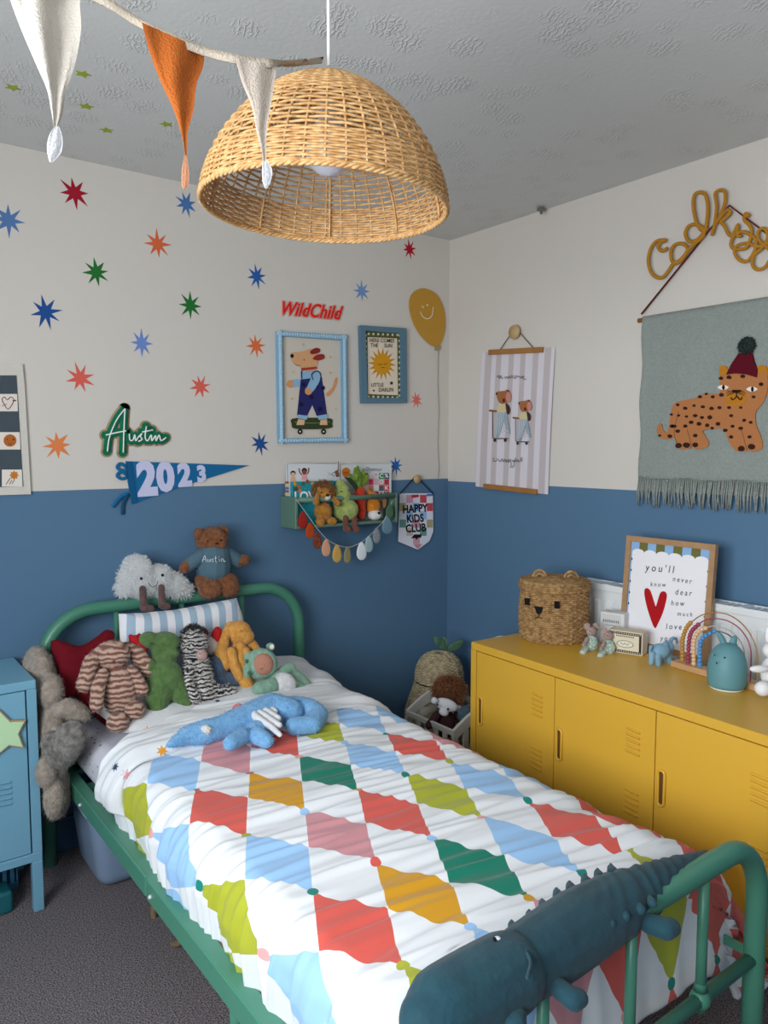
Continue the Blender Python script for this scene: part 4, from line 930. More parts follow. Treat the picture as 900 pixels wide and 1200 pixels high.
flag('flag_tip', [(308, 188), (307, 200), (308, 214), (311, 221)], [(313, 188), (319, 200), (317, 212), (313, 221)], fabric('tip_white', '#e6e6ea'), dep(300), 1, .002, 'white twisted tip')
# ================================================================== yellow cabinet
m_yel = paint('mustard_metal', '#d5a637', .38); m_bluem = paint('dusty_blue_metal', '#74a8c2', .4)
Zu = V((0, 0, 1))
def locker(name, O, u, w, width, depth, H, m, m_in, label, cat, ndoor=3, legs_h=.16, edge=.03):
    O = V(O); t = thing(name, O+u*width/2+w*depth/2, label, cat)
    def P(a, b_, c): return O+u*a+w*b_+Zu*c
    def bx(a0, b0, c0, a1, b1, c1, mm, bev=0): return obox(P((a0+a1)/2, (b0+b1)/2, (c0+c1)/2), u, w, Zu, abs(a1-a0)/2, abs(b1-b0)/2, abs(c1-c0)/2, mm, bev)
    g = .0025; z0, z1 = legs_h+edge, H-edge
    body = [bx(0, 0, H-edge+g, width, depth, H, m, .0025), bx(0, 0, legs_h, width, depth, z0-g, m, .002), bx(0, 0, z0-g, edge-g, depth, z1+g, m, .001), bx(width-edge+g, 0, z0-g, width, depth, z1+g, m, .001),
            bx(edge-g, .02, z0-g, width-edge+g, depth, z1+g, m_in)]
    mk('body', body, t)
    for a in (0, width-.03):
        for b_ in (0, depth-.03): mk('leg', [bx(a, b_, 0, a+.03, b_+.03, legs_h, m, .002)], t)
    dw = (width-2*edge)/ndoor
    for k in range(ndoor):
        a0 = edge+k*dw+g*.6; a1 = edge+(k+1)*dw-g*.6
        d = mk('door', [bx(a0, .001, z0, a1, .019, z1, m, .0015)], t)
        hx = a0+.024; zc = .478; hh = .040
        ring = [P(hx+.0105*cos(q), -.002, zc+(hh if sin(q) >= 0 else -hh)+.0105*sin(q)) for q in [2*pi*i/24 for i in range(24)]]
        mk('handle', [tube(ring, .0042, m, 8, True), slab([P(hx+.0075*cos(q), .0004, zc+(hh if sin(q) >= 0 else -hh)+.0075*sin(q)) for q in [2*pi*i/24 for i in range(24)]], None, m_in)], d)
        for zt in (.612, .430):
            lv = []
            for s_ in range(5):
                z = zt-s_*.0165; c0 = P(a1-.073, -.0012, z)
                lv.append(obox(c0, (u*1+Zu*-.05).normalized(), (w+Zu*.6).normalized(), (Zu-w*.6).normalized(), .025, .0022, .0042, m, .0015))
            mk('vent', lv, d)
    return t
UY = V((-.0505, -.9987, 0)); WY_ = V((.9987, -.0505, 0))
locker('metal_cabinet', (-.575, -.777, 0), UY, WY_, 1.20, .40, .72, m_yel, paint('locker_brown', '#5c3a12', .6), 'long mustard yellow metal cabinet with three vented doors against the right wall', 'cabinet')
locker('metal_cabinet', (-3.108, -.34, 0), V((1, 0, 0)), V((0, 1, 0)), 1.152, .315, .726, m_bluem, paint('locker_navy', '#1c3446', .6), 'dusty blue metal cabinet on legs at the left edge beside the bed', 'cabinet')
# wooden star hung on its door
cs_ = Crop(0, 740, 7.5, 'Y', -.3405)
def st5(r, ri): return [(45+a, 885+b_) for a, b_ in star2(5, r, ri, radians(-33))]
sw = thing('wooden_star', wY(6, 880, -.345), 'pale mint star with a wooden edge on the blue cabinet door', 'ornament')
mk('edge', [cs_.poly(st5(214, 118), mat('ply_wood', '#a88a6c', rough=.6), .010, .001)], sw); mk('front', [cs_.poly(st5(190, 104), flat('#bfe0b4', .6), .013, .010)], sw)
# things under the blue cabinet
cr = thing('storage_crate', (-2.11, -.08, 0), 'small blue slotted plastic crate on the carpet under the blue cabinet', 'crate')
m_cb = paint('crate_blue', '#3f7ea0', .4)
mk('crate_body', [box((-2.22, -.03, 0), (-1.995, -.16, .006), m_cb)]+[box((-2.22, y, 0), (-1.995, y-.004, .13), m_cb) for y in (-.03,)]+[box((x, -.03, 0), (x+.004, -.16, .13), m_cb) for x in (-2.22, -1.999)]+
   [box((-2.22+.0225*i, -.156, .006), (-2.22+.0225*i+.012, -.16, .10), m_cb) for i in range(10)]+[box((-2.22, -.156, .10), (-1.995, -.162, .13), m_cb, .001), box((-2.22, -.156, 0), (-1.995, -.162, .02), m_cb, .001)], cr)
mk('toy_block', [rounded_block(-2.12, -2.035, -.30, -.22, 0, .07, .012, paint('block_teal', '#14606a', .5))], None, 'dark teal toy block on the carpet under the blue cabinet', 'toy')
# ------------------------------------------------------------------ radiator
m_rad = paint('radiator_white', '#e8ecee', .3)
rad = thing('radiator', (-.07, -1.40, .14), 'white panel radiator on the right wall behind the yellow cabinet', 'radiator')
RY0_, RY1_ = -.87, -1.95
rp = [box((-.105, RY0_, .14), (-.098, RY1_, .895), m_rad, .002), box((-.045, RY0_, .14), (-.038, RY1_, .895), m_rad, .002)]
n = 26
for i in range(n):
    y = RY0_-(i+.5)*(RY0_-RY1_)*-1/n if False else RY0_+(RY1_-RY0_)*(i+.5)/n
    rp.append(obox(V((-.107, y, .52)), V((1, 0, 0)), V((0, 1, 0)), Zu, .006, .012, .335, m_rad, .005))
mk('panel', rp, rad)
tg = [box((-.112, RY0_, .89), (-.106, RY1_, .914), m_rad, .001), box((-.038, RY0_, .89), (-.032, RY1_, .914), m_rad, .001)]
k = 0; y = RY0_
while y > RY1_: tg.append(box((-.107, y, .908), (-.037, y-.011, .912), m_rad)); y -= .022
mk('top_grille', tg+[box((-.112, RY0_, .884), (-.032, RY0_-.004, .914), m_rad)]+[box((-.107, y, .911), (-.037, y-.02, .915), m_rad) for y in (-1.0, -1.25, -1.52, -1.8)], rad)
mk('bracket', [box((-.038, y, .3), (-.001, y-.03, .8), m_rad) for y in (-1.1, -1.7)], rad)
# ------------------------------------------------------------------ bear basket
m_sea = mat('seagrass', '#c39c68', rough=.85, var=.35, vscale=60, col2='#8e6a40', bump=.6, bscale=200)
BC = V((-.281, -.911, .7205)); BR, BH = .124, .222
bk = thing('bear_basket', BC, 'round lidded seagrass basket with ears and a stitched bear face on the yellow cabinet', 'basket')
bm_ = lambda r, th, z: BC+V((r*cos(th), r*sin(th), z))
rws = [(BR*(.965+.045*sin(pi*min(1, z/.17))), z) for z in [.004+.0075*i for i in range(25)]]
body = mk('basket_body', [lathe([(0, .003)]+[(r-.004, z) for r, z in rws], BC, m_sea, 40)]+weave(bm_, rws, 46, .0028, .0044, m_sea, .003, sub=4), bk)
lr = [(BR*1.03, .190), (BR*1.035, .197), (BR*1.035, .204), (BR*1.02, .211)]+[(BR*1.0-.0075*i, .216+.0004*i) for i in range(15)]
lid = mk('lid', [lathe([(BR*1.0, .186), (BR*1.0, .208), (BR*.9, .213), (0, .219)], BC, m_sea, 40)]+weave(bm_, lr, 46, .0015, .0042, m_sea, None), bk)
vd = (CAM-BC); va = atan2(vd.y, vd.x)
for da in (.62, -.72):
    c0 = BC+V((.075*cos(va+pi+da*1.3)+.03*cos(va), .075*sin(va+pi+da*1.3)+.03*sin(va), .212)); d_ = V((cos(va+pi/2), sin(va+pi/2), 0))
    mk('ear', [tube([c0+d_*(.026*cos(a))+Zu*(.034*sin(a)) for a in [pi*i/12 for i in range(13)]], .0055, m_sea, 8), tube([c0+d_*(.016*cos(a))+Zu*(.021*sin(a)) for a in [pi*i/12 for i in range(13)]], .0055, m_sea, 8)], lid)
def onb(px, py, out=.0068):
    r = ray(px, py); a = r.x**2+r.y**2; o = CAM-BC; b_ = o.x*r.x+o.y*r.y; R = BR*1.005+out; c_ = o.x**2+o.y**2-R*R; t_ = (-b_-sqrt(max(0, b_*b_-a*c_)))/a; return CAM+r*t_
m_blk = fabric('black_yarn', '#1b1819')
fc = []
for x, y, s in ((617.5, 705, 4.2), (652.5, 709, 4.6)): q = [onb(x+a*s*.7, y+b_*s) for a, b_ in ((-1, -1), (1, -.9), (1.05, 1), (-.9, .9))]; fc.append(slab(q, [onb(x+a*s*.7, y+b_*s, 0) for a, b_ in ((-1, -1), (1, -.9), (1.05, 1), (-.9, .9))], m_blk))
q = [(626, 710.5), (636, 711.5), (635, 717), (632, 720), (629, 719)]; fc.append(slab([onb(*p, .008) for p in q], [onb(*p, 0) for p in q], m_blk))
for l in ([(631.5, 719), (631, 723), (627, 724.5)], [(631.5, 719), (631.5, 723), (635.5, 725)]): fc.append(tube([onb(*p, .007) for p in l], .0016, m_blk, 5))
mk('eye', [fc[0]], body); mk('eye', [fc[1]], body); mk('nose', fc[2:], body)
# ------------------------------------------------------------------ framed heart print
d_up = V((.03, 0, .39)).normalized(); nF = V((-d_up.z, 0, d_up.x)); oF = V((-.152, -1.3, .722))
H5 = Crop(680, 620, 4.09, 'P', oF, nF)
tl = wP(736, 627, oF, nF); tr = wP(840.5, 638.5, oF, nF); ya, yb = tl.y, tr.y; top_ = (tl.z+tr.z)/2
fp = thing('framed_heart_print', (oF.x, (ya+yb)/2, .722), 'oak framed print with a red heart and handwritten words leaning on the radiator', 'picture')
def FQ(y, s, t): return V((oF.x, y, oF.z))+d_up*s+nF*t
SL = (top_-.722)/d_up.z; fw = .020; m_oak = mat('oak', '#b08a63', rough=.5, var=.15, vscale=35)
mk('frame', [slab([FQ(a[0], a[1], .009) for a in q], [FQ(a[0], a[1], -.009) for a in q], m_oak) for q in (
   [(ya, 0), (yb, 0), (yb+fw, fw), (ya-fw, fw)], [(ya, SL), (yb, SL), (yb+fw, SL-fw), (ya-fw, SL-fw)], [(ya, 0), (ya, SL), (ya-fw, SL-fw), (ya-fw, fw)], [(yb, 0), (yb, SL), (yb+fw, SL-fw), (yb+fw, fw)])], fp)
i0, i1, s0, s1 = ya-fw, yb+fw, fw, SL-fw
A = [slab([FQ(*q, .003) for q in ((i0, s0), (i1, s0), (i1, s1), (i0, s1))], [FQ(*q, -.006) for q in ((i0, s0), (i1, s0), (i1, s1), (i0, s1))], flat('#8fb6e0'))]
nn = 9
for k in range(0, nn):
    a = i0+(i1-i0)*(k)/nn; b_ = i0+(i1-i0)*(k+1)/nn
    if k % 2 == 1: A.append(slab([FQ(*q, .0035) for q in ((a, s1-.06), (b_, s1-.06), (b_, s1), (a, s1))], None, flat('#6f6e3c')))
q = []; W_ = i0-i1
yl = i0-.006; yr = i1+.003; st_ = s1-.036
for k in range(6):
    for j in range(7): a = pi*j/6; cx = yl+(yr-yl)*(k+.5)/6; q.append((cx+cos(a)*abs(yl-yr)/12, st_+.012*sin(a)))
q += [(yr, s0), (yl, s0)]
A.append(slab([FQ(*p, .004) for p in q], None, flat('#eeedf2')))
for k in range(7): A.append(slab([FQ(*p, .0042) for p in ((i0-.0035, st_-.02-k*.04), (i0-.010, st_-.026-k*.04), (i0-.0035, st_-.034-k*.04))], None, flat('#2f3a5c')))
for k in range(6): A.append(slab([FQ(*p, .0042) for p in ((i1+.0025, st_-.03-k*.05), (i1+.006, st_-.034-k*.05), (i1+.0025, st_-.040-k*.05))], None, flat('#2f3a5c')))
A.append(H5.smooth([(312, 290), (325, 283), (342, 300), (362, 362), (368, 365), (385, 310), (400, 298), (415, 305), (418, 330), (400, 400), (372, 462), (365, 474), (352, 460), (325, 380), (312, 320)], flat('#b0141c'), .0048, None, 3))
for s_, x, y, sz, ro in (("you'll", 385, 190, 50, 5), ('never', 492, 245, 34, 8), ('know', 376, 266, 30, 3), ('dear', 498, 305, 38, 5), ('how', 470, 356, 34, 3), ('much', 505, 408, 30, 4), ('love', 452, 468, 38, 3), ('you', 415, 524, 34, 3)):
    A.append(text(H5, s_, x, y, sz, flat('#26304a'), .0049, rot=ro, bold=.004, shear=.1, sp=1.5, xs=.82))
mk('print', A, fp)
# ------------------------------------------------------------------ little boxes and mice
def obx(name, px, py, w_, d_, h_, ang, m, label, cat, art=None, z=.7205):
    p = wZ(px, py, z); X = V((cos(ang), sin(ang), 0)); Y = V((-sin(ang), cos(ang), 0)); t = thing(name, p+X*w_/2+Y*d_/2, label, cat)
    mk('box_body', [obox(p+X*w_/2+Y*d_/2+Zu*h_/2, X, Y, Zu, w_/2, d_/2, h_/2, m, .001)], t)
    if art: art(t, p, X, Y)
    return t
def la(t, p, X, Y):
    def F(a, c, o=.0006): return p+X*a+Zu*c-Y*o
    w_, h_ = .118, .078
    A = [slab([F(a, c) for a, c in ((.004, .004), (w_-.004, .004), (w_-.004, h_-.004), (.004, h_-.004))], None, flat('#3a3128')), slab([F(a, c, .0009) for a, c in ((.012, .012), (w_-.012, .012), (w_-.012, h_-.012), (.012, h_-.012))], None, flat('#ddd3bd'))]
    for k in range(14): A.append(slab([F(.006+k*.0078+a, c, .0009) for a, c in ((0, .006), (.004, .006), (.004, .0095), (0, .0095))], None, flat('#cfc4aa'))); A.append(slab([F(.006+k*.0078+a, c, .0009) for a, c in ((0, h_-.0095), (.004, h_-.0095), (.004, h_-.006), (0, h_-.006))], None, flat('#cfc4aa')))
    A.append(slab([F(.059+.030*cos(a), .034+.013*sin(a), .0012) for a in [2*pi*i/20 for i in range(20)]], None, flat('#8fa18c'))); A.append(slab([F(.059+.026*cos(a), .034+.010*sin(a), .0014) for a in [2*pi*i/20 for i in range(20)]], None, flat('#e6dfcc')))
    for k in range(9): A.append(slab([F(.028+k*.007+a, .058+c, .0013) for a, c in ((0, 0), (.0045, 0), (.003, .006), (.001, .006))], None, flat('#4a4034')))
    A.append(tube([F(.042+.004*k, .034+.004*sin(k*1.9), .0016) for k in range(9)], .0009, flat('#3a3128'), 5))
    mk('label', A, t)
obx('keepsake_box', 712.5, 763, .118, .055, .078, radians(-87)+.25, flat('#d6ccb6'), 'cream card box with a dark patterned border label, lying beside the mice', 'box', la)
def lb(t, p, X, Y):
    def F(a, c, o=.0006): return p+X*a+Zu*c-Y*o
    A = [slab([F(a, c) for a, c in ((.004, .062), (.076, .062), (.076, .108), (.004, .108))], None, flat('#cfcfcf'))]
    for k in range(8): A.append(slab([F(.010+k*.0078+a, .08+c, .0012) for a, c in ((0, 0), (.005, 0), (.004, .009), (.001, .009))], None, flat('#6a6a72')))
    A.append(tube([F(.02, .07, .0014), F(.06, .07, .0014)], .0008, flat('#6a6a72'), 4)); mk('label', A, t)
obx('keepsake_box', 703, 753, .088, .05, .115, radians(-87)+.2, flat('#dcdcdb'), 'taller pale grey card box standing behind the mice against the radiator', 'box', lb)
m_mouse = plush('plush_mouse', '#b9a098', '#9c827a'); m_dr = mat('floral_cloth', '#d9dcd6', rough=.9, var=.5, vscale=120, col2='#7da694')
def mouse(nm, px, py, s, label):
    p = wZ(px, py, .7205); b = Body(p.y+.02, .72, .1); q = lambda x, y: (px+x*s, py+y*s)
    t = thing('mouse_doll', (p.x, p.y, .7205), label, 'soft toy', 'mouse dolls on the yellow cabinet')
    b.e(*q(0, -10), 8*s, 10*s); b.c(*q(-6, -4), 4*s, *q(-10, 1), 4*s, 0, .015); b.c(*q(5, -4), 4*s, *q(9, 2), 3.6*s, 0, .015); d = b.fuse(m_dr, .0025, 1, .002, 90); mk('dress', [d[:4], fuzz(d, 200, .004, .0008, None, .2, .8)], t)
    b.c(*q(-5, -15), 2.6*s, *q(-9, -8), 2*s, .005, .02); b.c(*q(5, -15), 2.6*s, *q(9, -9), 2*s, .005, .02); b.e(*q(0, -24), 6*s, 6*s); b.e(*q(1, -22), 3*s, 2.6*s, off=.012)
    b.e(*q(-5, -30), 4.4*s, 4.4*s, 1.6*s, off=-.002); b.e(*q(5, -30), 4.4*s, 4.4*s, 1.6*s, off=-.002); skin('body', t, b.fuse(m_mouse, .0022, 1), b.E(*q(-2, -24.5), .6, .6, off=.017, m=flat('#1c1616')), b.E(*q(3, -24.5), .6, .6, off=.017, m=flat('#1c1616')))
mouse('a', 693, 764, 1.0, 'grey-pink mouse doll in floral dress, left of the pair, beside the basket')
mouse('b', 713, 768, .95, 'grey-pink mouse doll in floral dress, right of the pair, beside the cream box')
# ------------------------------------------------------------------ elephant toy
m_sil = paint('silicone_blue', '#7ba3bb', .6)
p = wZ(776, 780, .7205); b = Body(p.y+.01, .72, 0); el = thing('elephant_toy', (p.x, p.y, .7205), 'small powder blue elephant toy with raised trunk beside the framed heart print', 'toy')
E6 = lambda x, y: (680+x/4.09, 620+y/4.09)
def ee(x, y, rx, ry, rz=None, off=0): b.e(*E6(x, y), rx/4.09, ry/4.09, (rz or min(rx, ry))/4.09, 0, off)
ee(382, 585, 50, 38, 34); ee(420, 565, 30, 32, 28)
for l in ([(345, 600, 16, 340, 640, 14, -.01, -.01)], [(372, 610, 15, 374, 648, 14, .012, .012)], [(425, 600, 15, 425, 640, 13, .01, .01)], [(405, 600, 14, 402, 636, 12, -.02, -.02)], [(430, 565, 13, 432, 540, 10, 0, 0)], [(432, 540, 10, 442, 522, 8, 0, 0)], [(442, 522, 8, 460, 524, 7, 0, 0)], [(460, 524, 7, 464, 545, 6, 0, 0)], [(338, 565, 10, 330, 600, 4, -.012, -.02)]):
    x0, y0, r0, x1, y1, r1, a, c = l[0]; b.c(*E6(x0, y0), r0/4.09, *E6(x1, y1), r1/4.09, a, c)
b.e(*E6(405, 565), 5, 6.5, 1.8, 0, .02)
skin('body', el, b.fuse(m_sil, .0025, 3), b.E(*E6(432, 556), .7, .8, off=.016, m=flat('#1e2a33')))
# ------------------------------------------------------------------ bead rainbow
p1, p2 = V((-.262, -1.40, .72)), V((-.297, -1.715, .72)); dr_ = (p2-p1).normalized(); nR = V((dr_.y, -dr_.x, 0)); nR = nR if nR.x < 0 else -nR
Rb = Crop(780, 700, 7.5, 'P', p1, nR)
rb = thing('bead_rainbow', (p1+p2)/2, 'rainbow bead counter with arched wires and wooden beads on a wooden base', 'toy')
m_base = mat('beech_base', '#c59a6c', rough=.5, var=.12, vscale=30)
mk('base', [obox((p1+p2)/2+Zu*.0105, dr_, nR, Zu, (p2-p1).length/2, .022, .010, m_base, .002)], rb)
RWB = [('#b98634', [(218, 225), (200, 245), (183, 270), (170, 298), (160, 328), (152, 358), (148, 387), (147, 417), (147, 449), (147, 481), (147, 513), (147, 545), (148, 577)], [(300, 165), (370, 143), (440, 134), (530, 146), (620, 190), (700, 262), (765, 365), (800, 460), (812, 560), (806, 760)], '#a6742c'),
       ('#9c3a50', [(287, 240), (262, 262), (242, 282), (227, 304), (217, 330), (210, 358), (206, 390), (203, 424), (202, 458), (200, 494), (198, 528), (197, 560), (197, 585)], [(340, 205), (430, 187), (540, 205), (640, 265), (715, 360), (748, 460), (752, 560), (744, 755)], '#a33a56'),
       ('#e0bb8e', [(350, 272), (320, 282), (293, 300), (272, 325), (258, 352), (250, 382), (247, 414), (247, 447), (247, 481), (247, 515), (247, 549), (248, 580), (248, 600)], [(420, 252), (510, 268), (600, 320), (670, 410), (695, 520), (695, 745)], '#b9b4b0'),
       ('#4f8fc9', [(430, 300), (390, 318), (354, 337), (327, 360), (310, 387), (303, 418), (301, 452), (300, 486), (300, 520), (300, 554), (300, 588), (300, 615)], [(490, 305), (560, 335), (615, 400), (640, 490), (642, 735)], '#4c5158')]
for i, (c, bs, wr_, wc_) in enumerate(RWB):
    bs_, off = bs, .0
    path = [bs[-1]]+[(bs[-1][0], bs[-1][1])]; L = [(bs[-1][0], bs[-1][1]+20)]+bs[::-1]+wr_
    mk('wire', [tube([Rb(x, y, off) for x, y in [(v.x, v.y) for v in catmull([(a, b_, 0) for a, b_ in L], 4)]], .0019, paint('wire_'+c[1:], wc_, .4), 6)], rb)
    for x, y in bs: mk('bead', [ball(Rb(x, y, off), 20.5/7.5*(Rb(x, y)-CAM).dot(FW)/FPX, paint('bead_'+c[1:], c, .4), 12, 8)], rb)
# ------------------------------------------------------------------ bunny night light
m_bun = paint('silicone_teal', '#5c8e96', .55)
bc0 = V((-.352, -1.625, .7205)); bn = thing('bunny_night_light', bc0, 'teal silicone bunny night light with two ears at the right end of the yellow cabinet', 'night light')
pr2 = [(0, .004), (.045, .004), (.052, .012), (.0545, .03), (.055, .055), (.052, .080), (.045, .103), (.033, .122), (.018, .132), (0, .1355)]
bd = catmull([(r, 0, z) for r, z in pr2[1:]], 4)
bod = mk('body', [lathe([(v.x, v.z) for v in bd], bc0, m_bun, 40)], bn)
mk('base_ring', [lathe([(0, 0), (.043, 0), (.047, .003), (.0475, .007), (0, .007)], bc0, paint('base_white', '#e4e4e0', .5), 36)], bn)
bb = Body(bc0.y, .72, 0); pd = (bc0-CAM).dot(FW); E7 = lambda x, y: (780+x/7.5, 700+y/7.5)
def at7(x, y, off=0): px, py = E7(x, y); return wD(px, py, pd-off)
mk('ear', [tube(catmull([at7(512, 470), at7(512, 420), at7(500, 375), at7(475, 335), at7(445, 305)], 4), [.0078, .0080, .0082, .0084, .0086, .0088, .0088, .0088, .0088, .0086, .0084, .0080, .0074, .0066, .0055, .0040, .002], m_bun, 14)], bn)
k7 = pd/FPX/7.5
mk('ear', [ell(at7(590, 405), (RT*.95+UP*.25)*(38*k7), (UP*.97-RT*-.2)*(75*k7), FW*.0075, m_bun, 20, 12)], bn)
for x, y, s_ in ((432, 508, 6), (518, 530, 7)): mk('eye', [ball(at7(x, y, .0505 if x > 500 else .043), s_*k7, flat('#1b2326'), 10, 6)], bod)
mk('nose', [ell(at7(449, 577, .0485), RT*5*k7, UP*12*k7, FW*.001, flat('#1b2326'), 10, 6)], bod)
# white figure at the right edge
b = Body(-1.745, .72, 0); wf_ = thing('white_bunny_figure', (-.30, -1.745, .7205), 'white rounded figurine on the yellow cabinet at the right edge of the photo', 'ornament')
for x, y, rx, ry, rz, of in ((905, 789, 13, 20, 13, 0), (890, 784, 12, 4.5, 5, .02), (894, 807, 9.5, 9, 9, .02), (916, 807, 9.5, 9, 9, .02), (905, 762, 11, 10, 10, 0), (900, 744, 3.5, 10, 3, 0), (911, 744, 3.5, 10, 3, 0)): b.e(x, y, rx, ry, rz, 0, of)
skin('figure', wf_, b.fuse(paint('white_matt', '#e6e6e8', .6), .003, 2))
# ------------------------------------------------------------------ corner: pear basket, doll's cradle
m_pw = mat('pale_rattan', '#cbbd9d', rough=.8, var=.3, vscale=50, col2='#9d8b69', bump=.5, bscale=180)
PC0 = V((-.245, -.225, 0)); pb = thing('pear_basket', PC0, 'pear-shaped wicker basket with green leaves on its lid in the corner', 'basket')
pm = lambda r, th, z: PC0+V((r*cos(th), r*sin(th), z))
pf = [(.10, 0), (.135, .04), (.152, .10), (.158, .17), (.152, .24), (.134, .30), (.116, .35), (.106, .385)]
def interp(P, z):
    for (r0, z0), (r1, z1) in zip(P, P[1:]):
        if z <= z1: t_ = (z-z0)/(z1-z0); return r0+(r1-r0)*t_
    return P[-1][0]
rw = [(interp(pf, z), z) for z in [.004+.008*i for i in range(47)]]
mk('basket_body', [lathe([(r-.004, z) for r, z in rw], PC0, m_pw, 40)]+weave(pm, rw, 36, .0025, .0045, m_pw, .004), pb)
lf = [(.108, .385), (.107, .41), (.100, .445), (.085, .475), (.062, .496), (.035, .506), (.012, .508)]
lw = [(interp(lf, .385+.0062*i), .385+.0062*i) for i in range(20)]
pl = mk('lid', [lathe([(r-.003, z) for r, z in lf]+[(0, .508)], PC0, m_pw, 40)]+weave(pm, lw, 36, .0025, .0040, m_pw, None)+[tube([pm(r+.002, 2*pi*i/18, z) for r, z in lf], .003, m_pw, 5) for i in range(18)], pb)
m_lf = plush('leaf_green', '#5f8a63', '#41684a')
lc = Body(PC0.y, .5, 0)
mk('stem', [tube([lc.at(523, 764), lc.at(523, 756), lc.at(523, 750), lc.at(520, 747)], .005, m_lf, 8)], pl)
L1 = [lc.at(x, y) for x, y in ((522, 761), (514, 758), (509, 751), (509, 746), (515, 747), (521, 753))]; L2 = [lc.at(x, y) for x, y in ((524, 761), (530, 763), (538, 760), (543, 751), (536, 751), (528, 755))]
for q in (L1, L2): q2 = catmull(q, 4, True); mk('leaf', [puff(q2, V((0, -1, 0)), .008, m_lf)], pl)
# doll's cradle
m_cr = paint('cradle_grey', '#cfccc4', .5)
ck = thing('toy_cradle', (-.37, -.50, 0), 'grey wooden doll cradle with slatted sides between the bed and the yellow cabinet', 'toy cradle')
cx0, cx1, cy0, cy1 = -.535, -.20, -.345, -.645
def arch(y):
    top = [(cx0+(cx1-cx0)*i/12, .335+.065*sin(pi*i/12)) for i in range(13)]
    P_ = [slab([V((x, y, z)) for x, z in top]+[V((x, y, z-.045)) for x, z in top[::-1]], [V((x, y-.014, z)) for x, z in top]+[V((x, y-.014, z-.045)) for x, z in top[::-1]], m_cr)]
    P_ += [box((cx0, y, .0), (cx0+.022, y-.014, .30), m_cr), box((cx1-.022, y, 0), (cx1, y-.014, .30), m_cr), box((cx0, y, .10), (cx1, y-.014, .13), m_cr)]
    for k in range(1, 5): x = cx0+(cx1-cx0)*k/5; P_.append(box((x-.012, y-.002, .12), (x+.012, y-.012, .33), m_cr))
    return P_
mk('end_panel', arch(cy0), ck); mk('end_panel', arch(cy1+.014), ck)
for x in (cx0, cx1-.012):
    mk('side_panel', [box((x, cy0-.014, .312), (x+.012, cy1+.014, .335), m_cr, .002), box((x, cy0-.014, .10), (x+.012, cy1+.014, .13), m_cr, .002)]+[box((x+.002, cy0-.014-k*.054, .12), (x+.010, cy0-.036-k*.054, .32), m_cr) for k in range(1, 5)], ck)
mk('cradle_base', [box((cx0+.01, cy0-.01, .10), (cx1-.01, cy1+.01, .112), m_cr)], ck)
b = Body(-.50, .30, .2); dl = thing('rag_doll', (-.38, -.48, .115), 'rag doll with messy brown hair and a white animal mask lying in the grey cradle', 'doll')
b.e(524, 818, 12, 12, 11); b.e(522, 848, 12, 18, 11, 0, -.02); b.c(512, 838, 5, 503, 850, 5); b.c(536, 838, 5, 541, 846, 5); skin('body', dl, b.fuse(fabric('doll_maroon', '#4a2f30'), .004, 2))
b.e(526, 808, 16, 13, 13, 0, .0); hr = b.fuse(mat('doll_hair', '#8a5733', rough=.8, var=.4, vscale=90), .004, 1, .006, 60); mk('hair', [hr[:4], fuzz(hr, 2600, .030, .0012, None, .2, .6)], dl)
b.e(523, 826, 14, 7.5, 6, 18, .052); b.e(509, 821, 4, 4, 3, 0, .052); b.e(537, 830, 4, 4, 3, 0, .052); b.e(520, 835, 6, 4, 4, 18, .056)
skin('mask', dl, b.fuse(fabric('mask_white', '#e3e4ea'), .003, 2), b.E(512.5, 826, 1.3, 1.4, off=.074, m=flat('#23304a')), b.E(525, 831, 1.3, 1.4, off=.077, m=flat('#23304a')))
b = Body(-.43, .26, .1); b.c(497, 836, 7, 508, 832, 6); b.e(500, 845, 10, 8, 8); skin('plush', thing('toy_elephant_cushion', (-.46, -.43, .2), 'grey plush toy lying beside the rag doll in the cradle', 'soft toy'), b.fuse(plush('plush_cradle_grey', '#a9a596'), .004, 2))
b = Body(-.60, .24, .1); b.c(543, 838, 8, 556, 832, 10); skin('blanket', thing('folded_blanket', (-.33, -.55, .2), 'dark blue-grey crumpled blanket at the right end of the cradle', 'blanket'), b.fuse(fabric('blanket_slate', '#4c626c'), .004, 1, .006, 40))
# white oval frame standing behind the cabinet corner
ov = [V((-.24+.0*k, -.63+.135*cos(2*pi*k/40), .50+.15*sin(2*pi*k/40))) for k in range(40)]
wfz = thing('oval_mirror', (-.24, -.63, 0), 'white oval framed mirror standing by the left end of the yellow cabinet', 'mirror')
mk('frame', [tube(ov, .011, paint('gloss_white', '#e9edf0', .25), 10, True)], wfz); mk('mirror_glass', [slab([v+V((-.002, 0, 0)) for v in ov], [v+V((.002, 0, 0)) for v in ov], mat('mirror', '#c8d0d8', rough=.05, metal=1))], wfz)
mk('stand', [tube([V((-.24, -.63, .36)), V((-.24, -.63, .01))], .010, paint('gloss_white', '#e9edf0', .25), 10), lathe([(0, 0), (.075, 0), (.075, .008), (.01, .016)], (-.24, -.63+.0, 0), paint('gloss_white', '#e9edf0', .25), 24)], wfz)
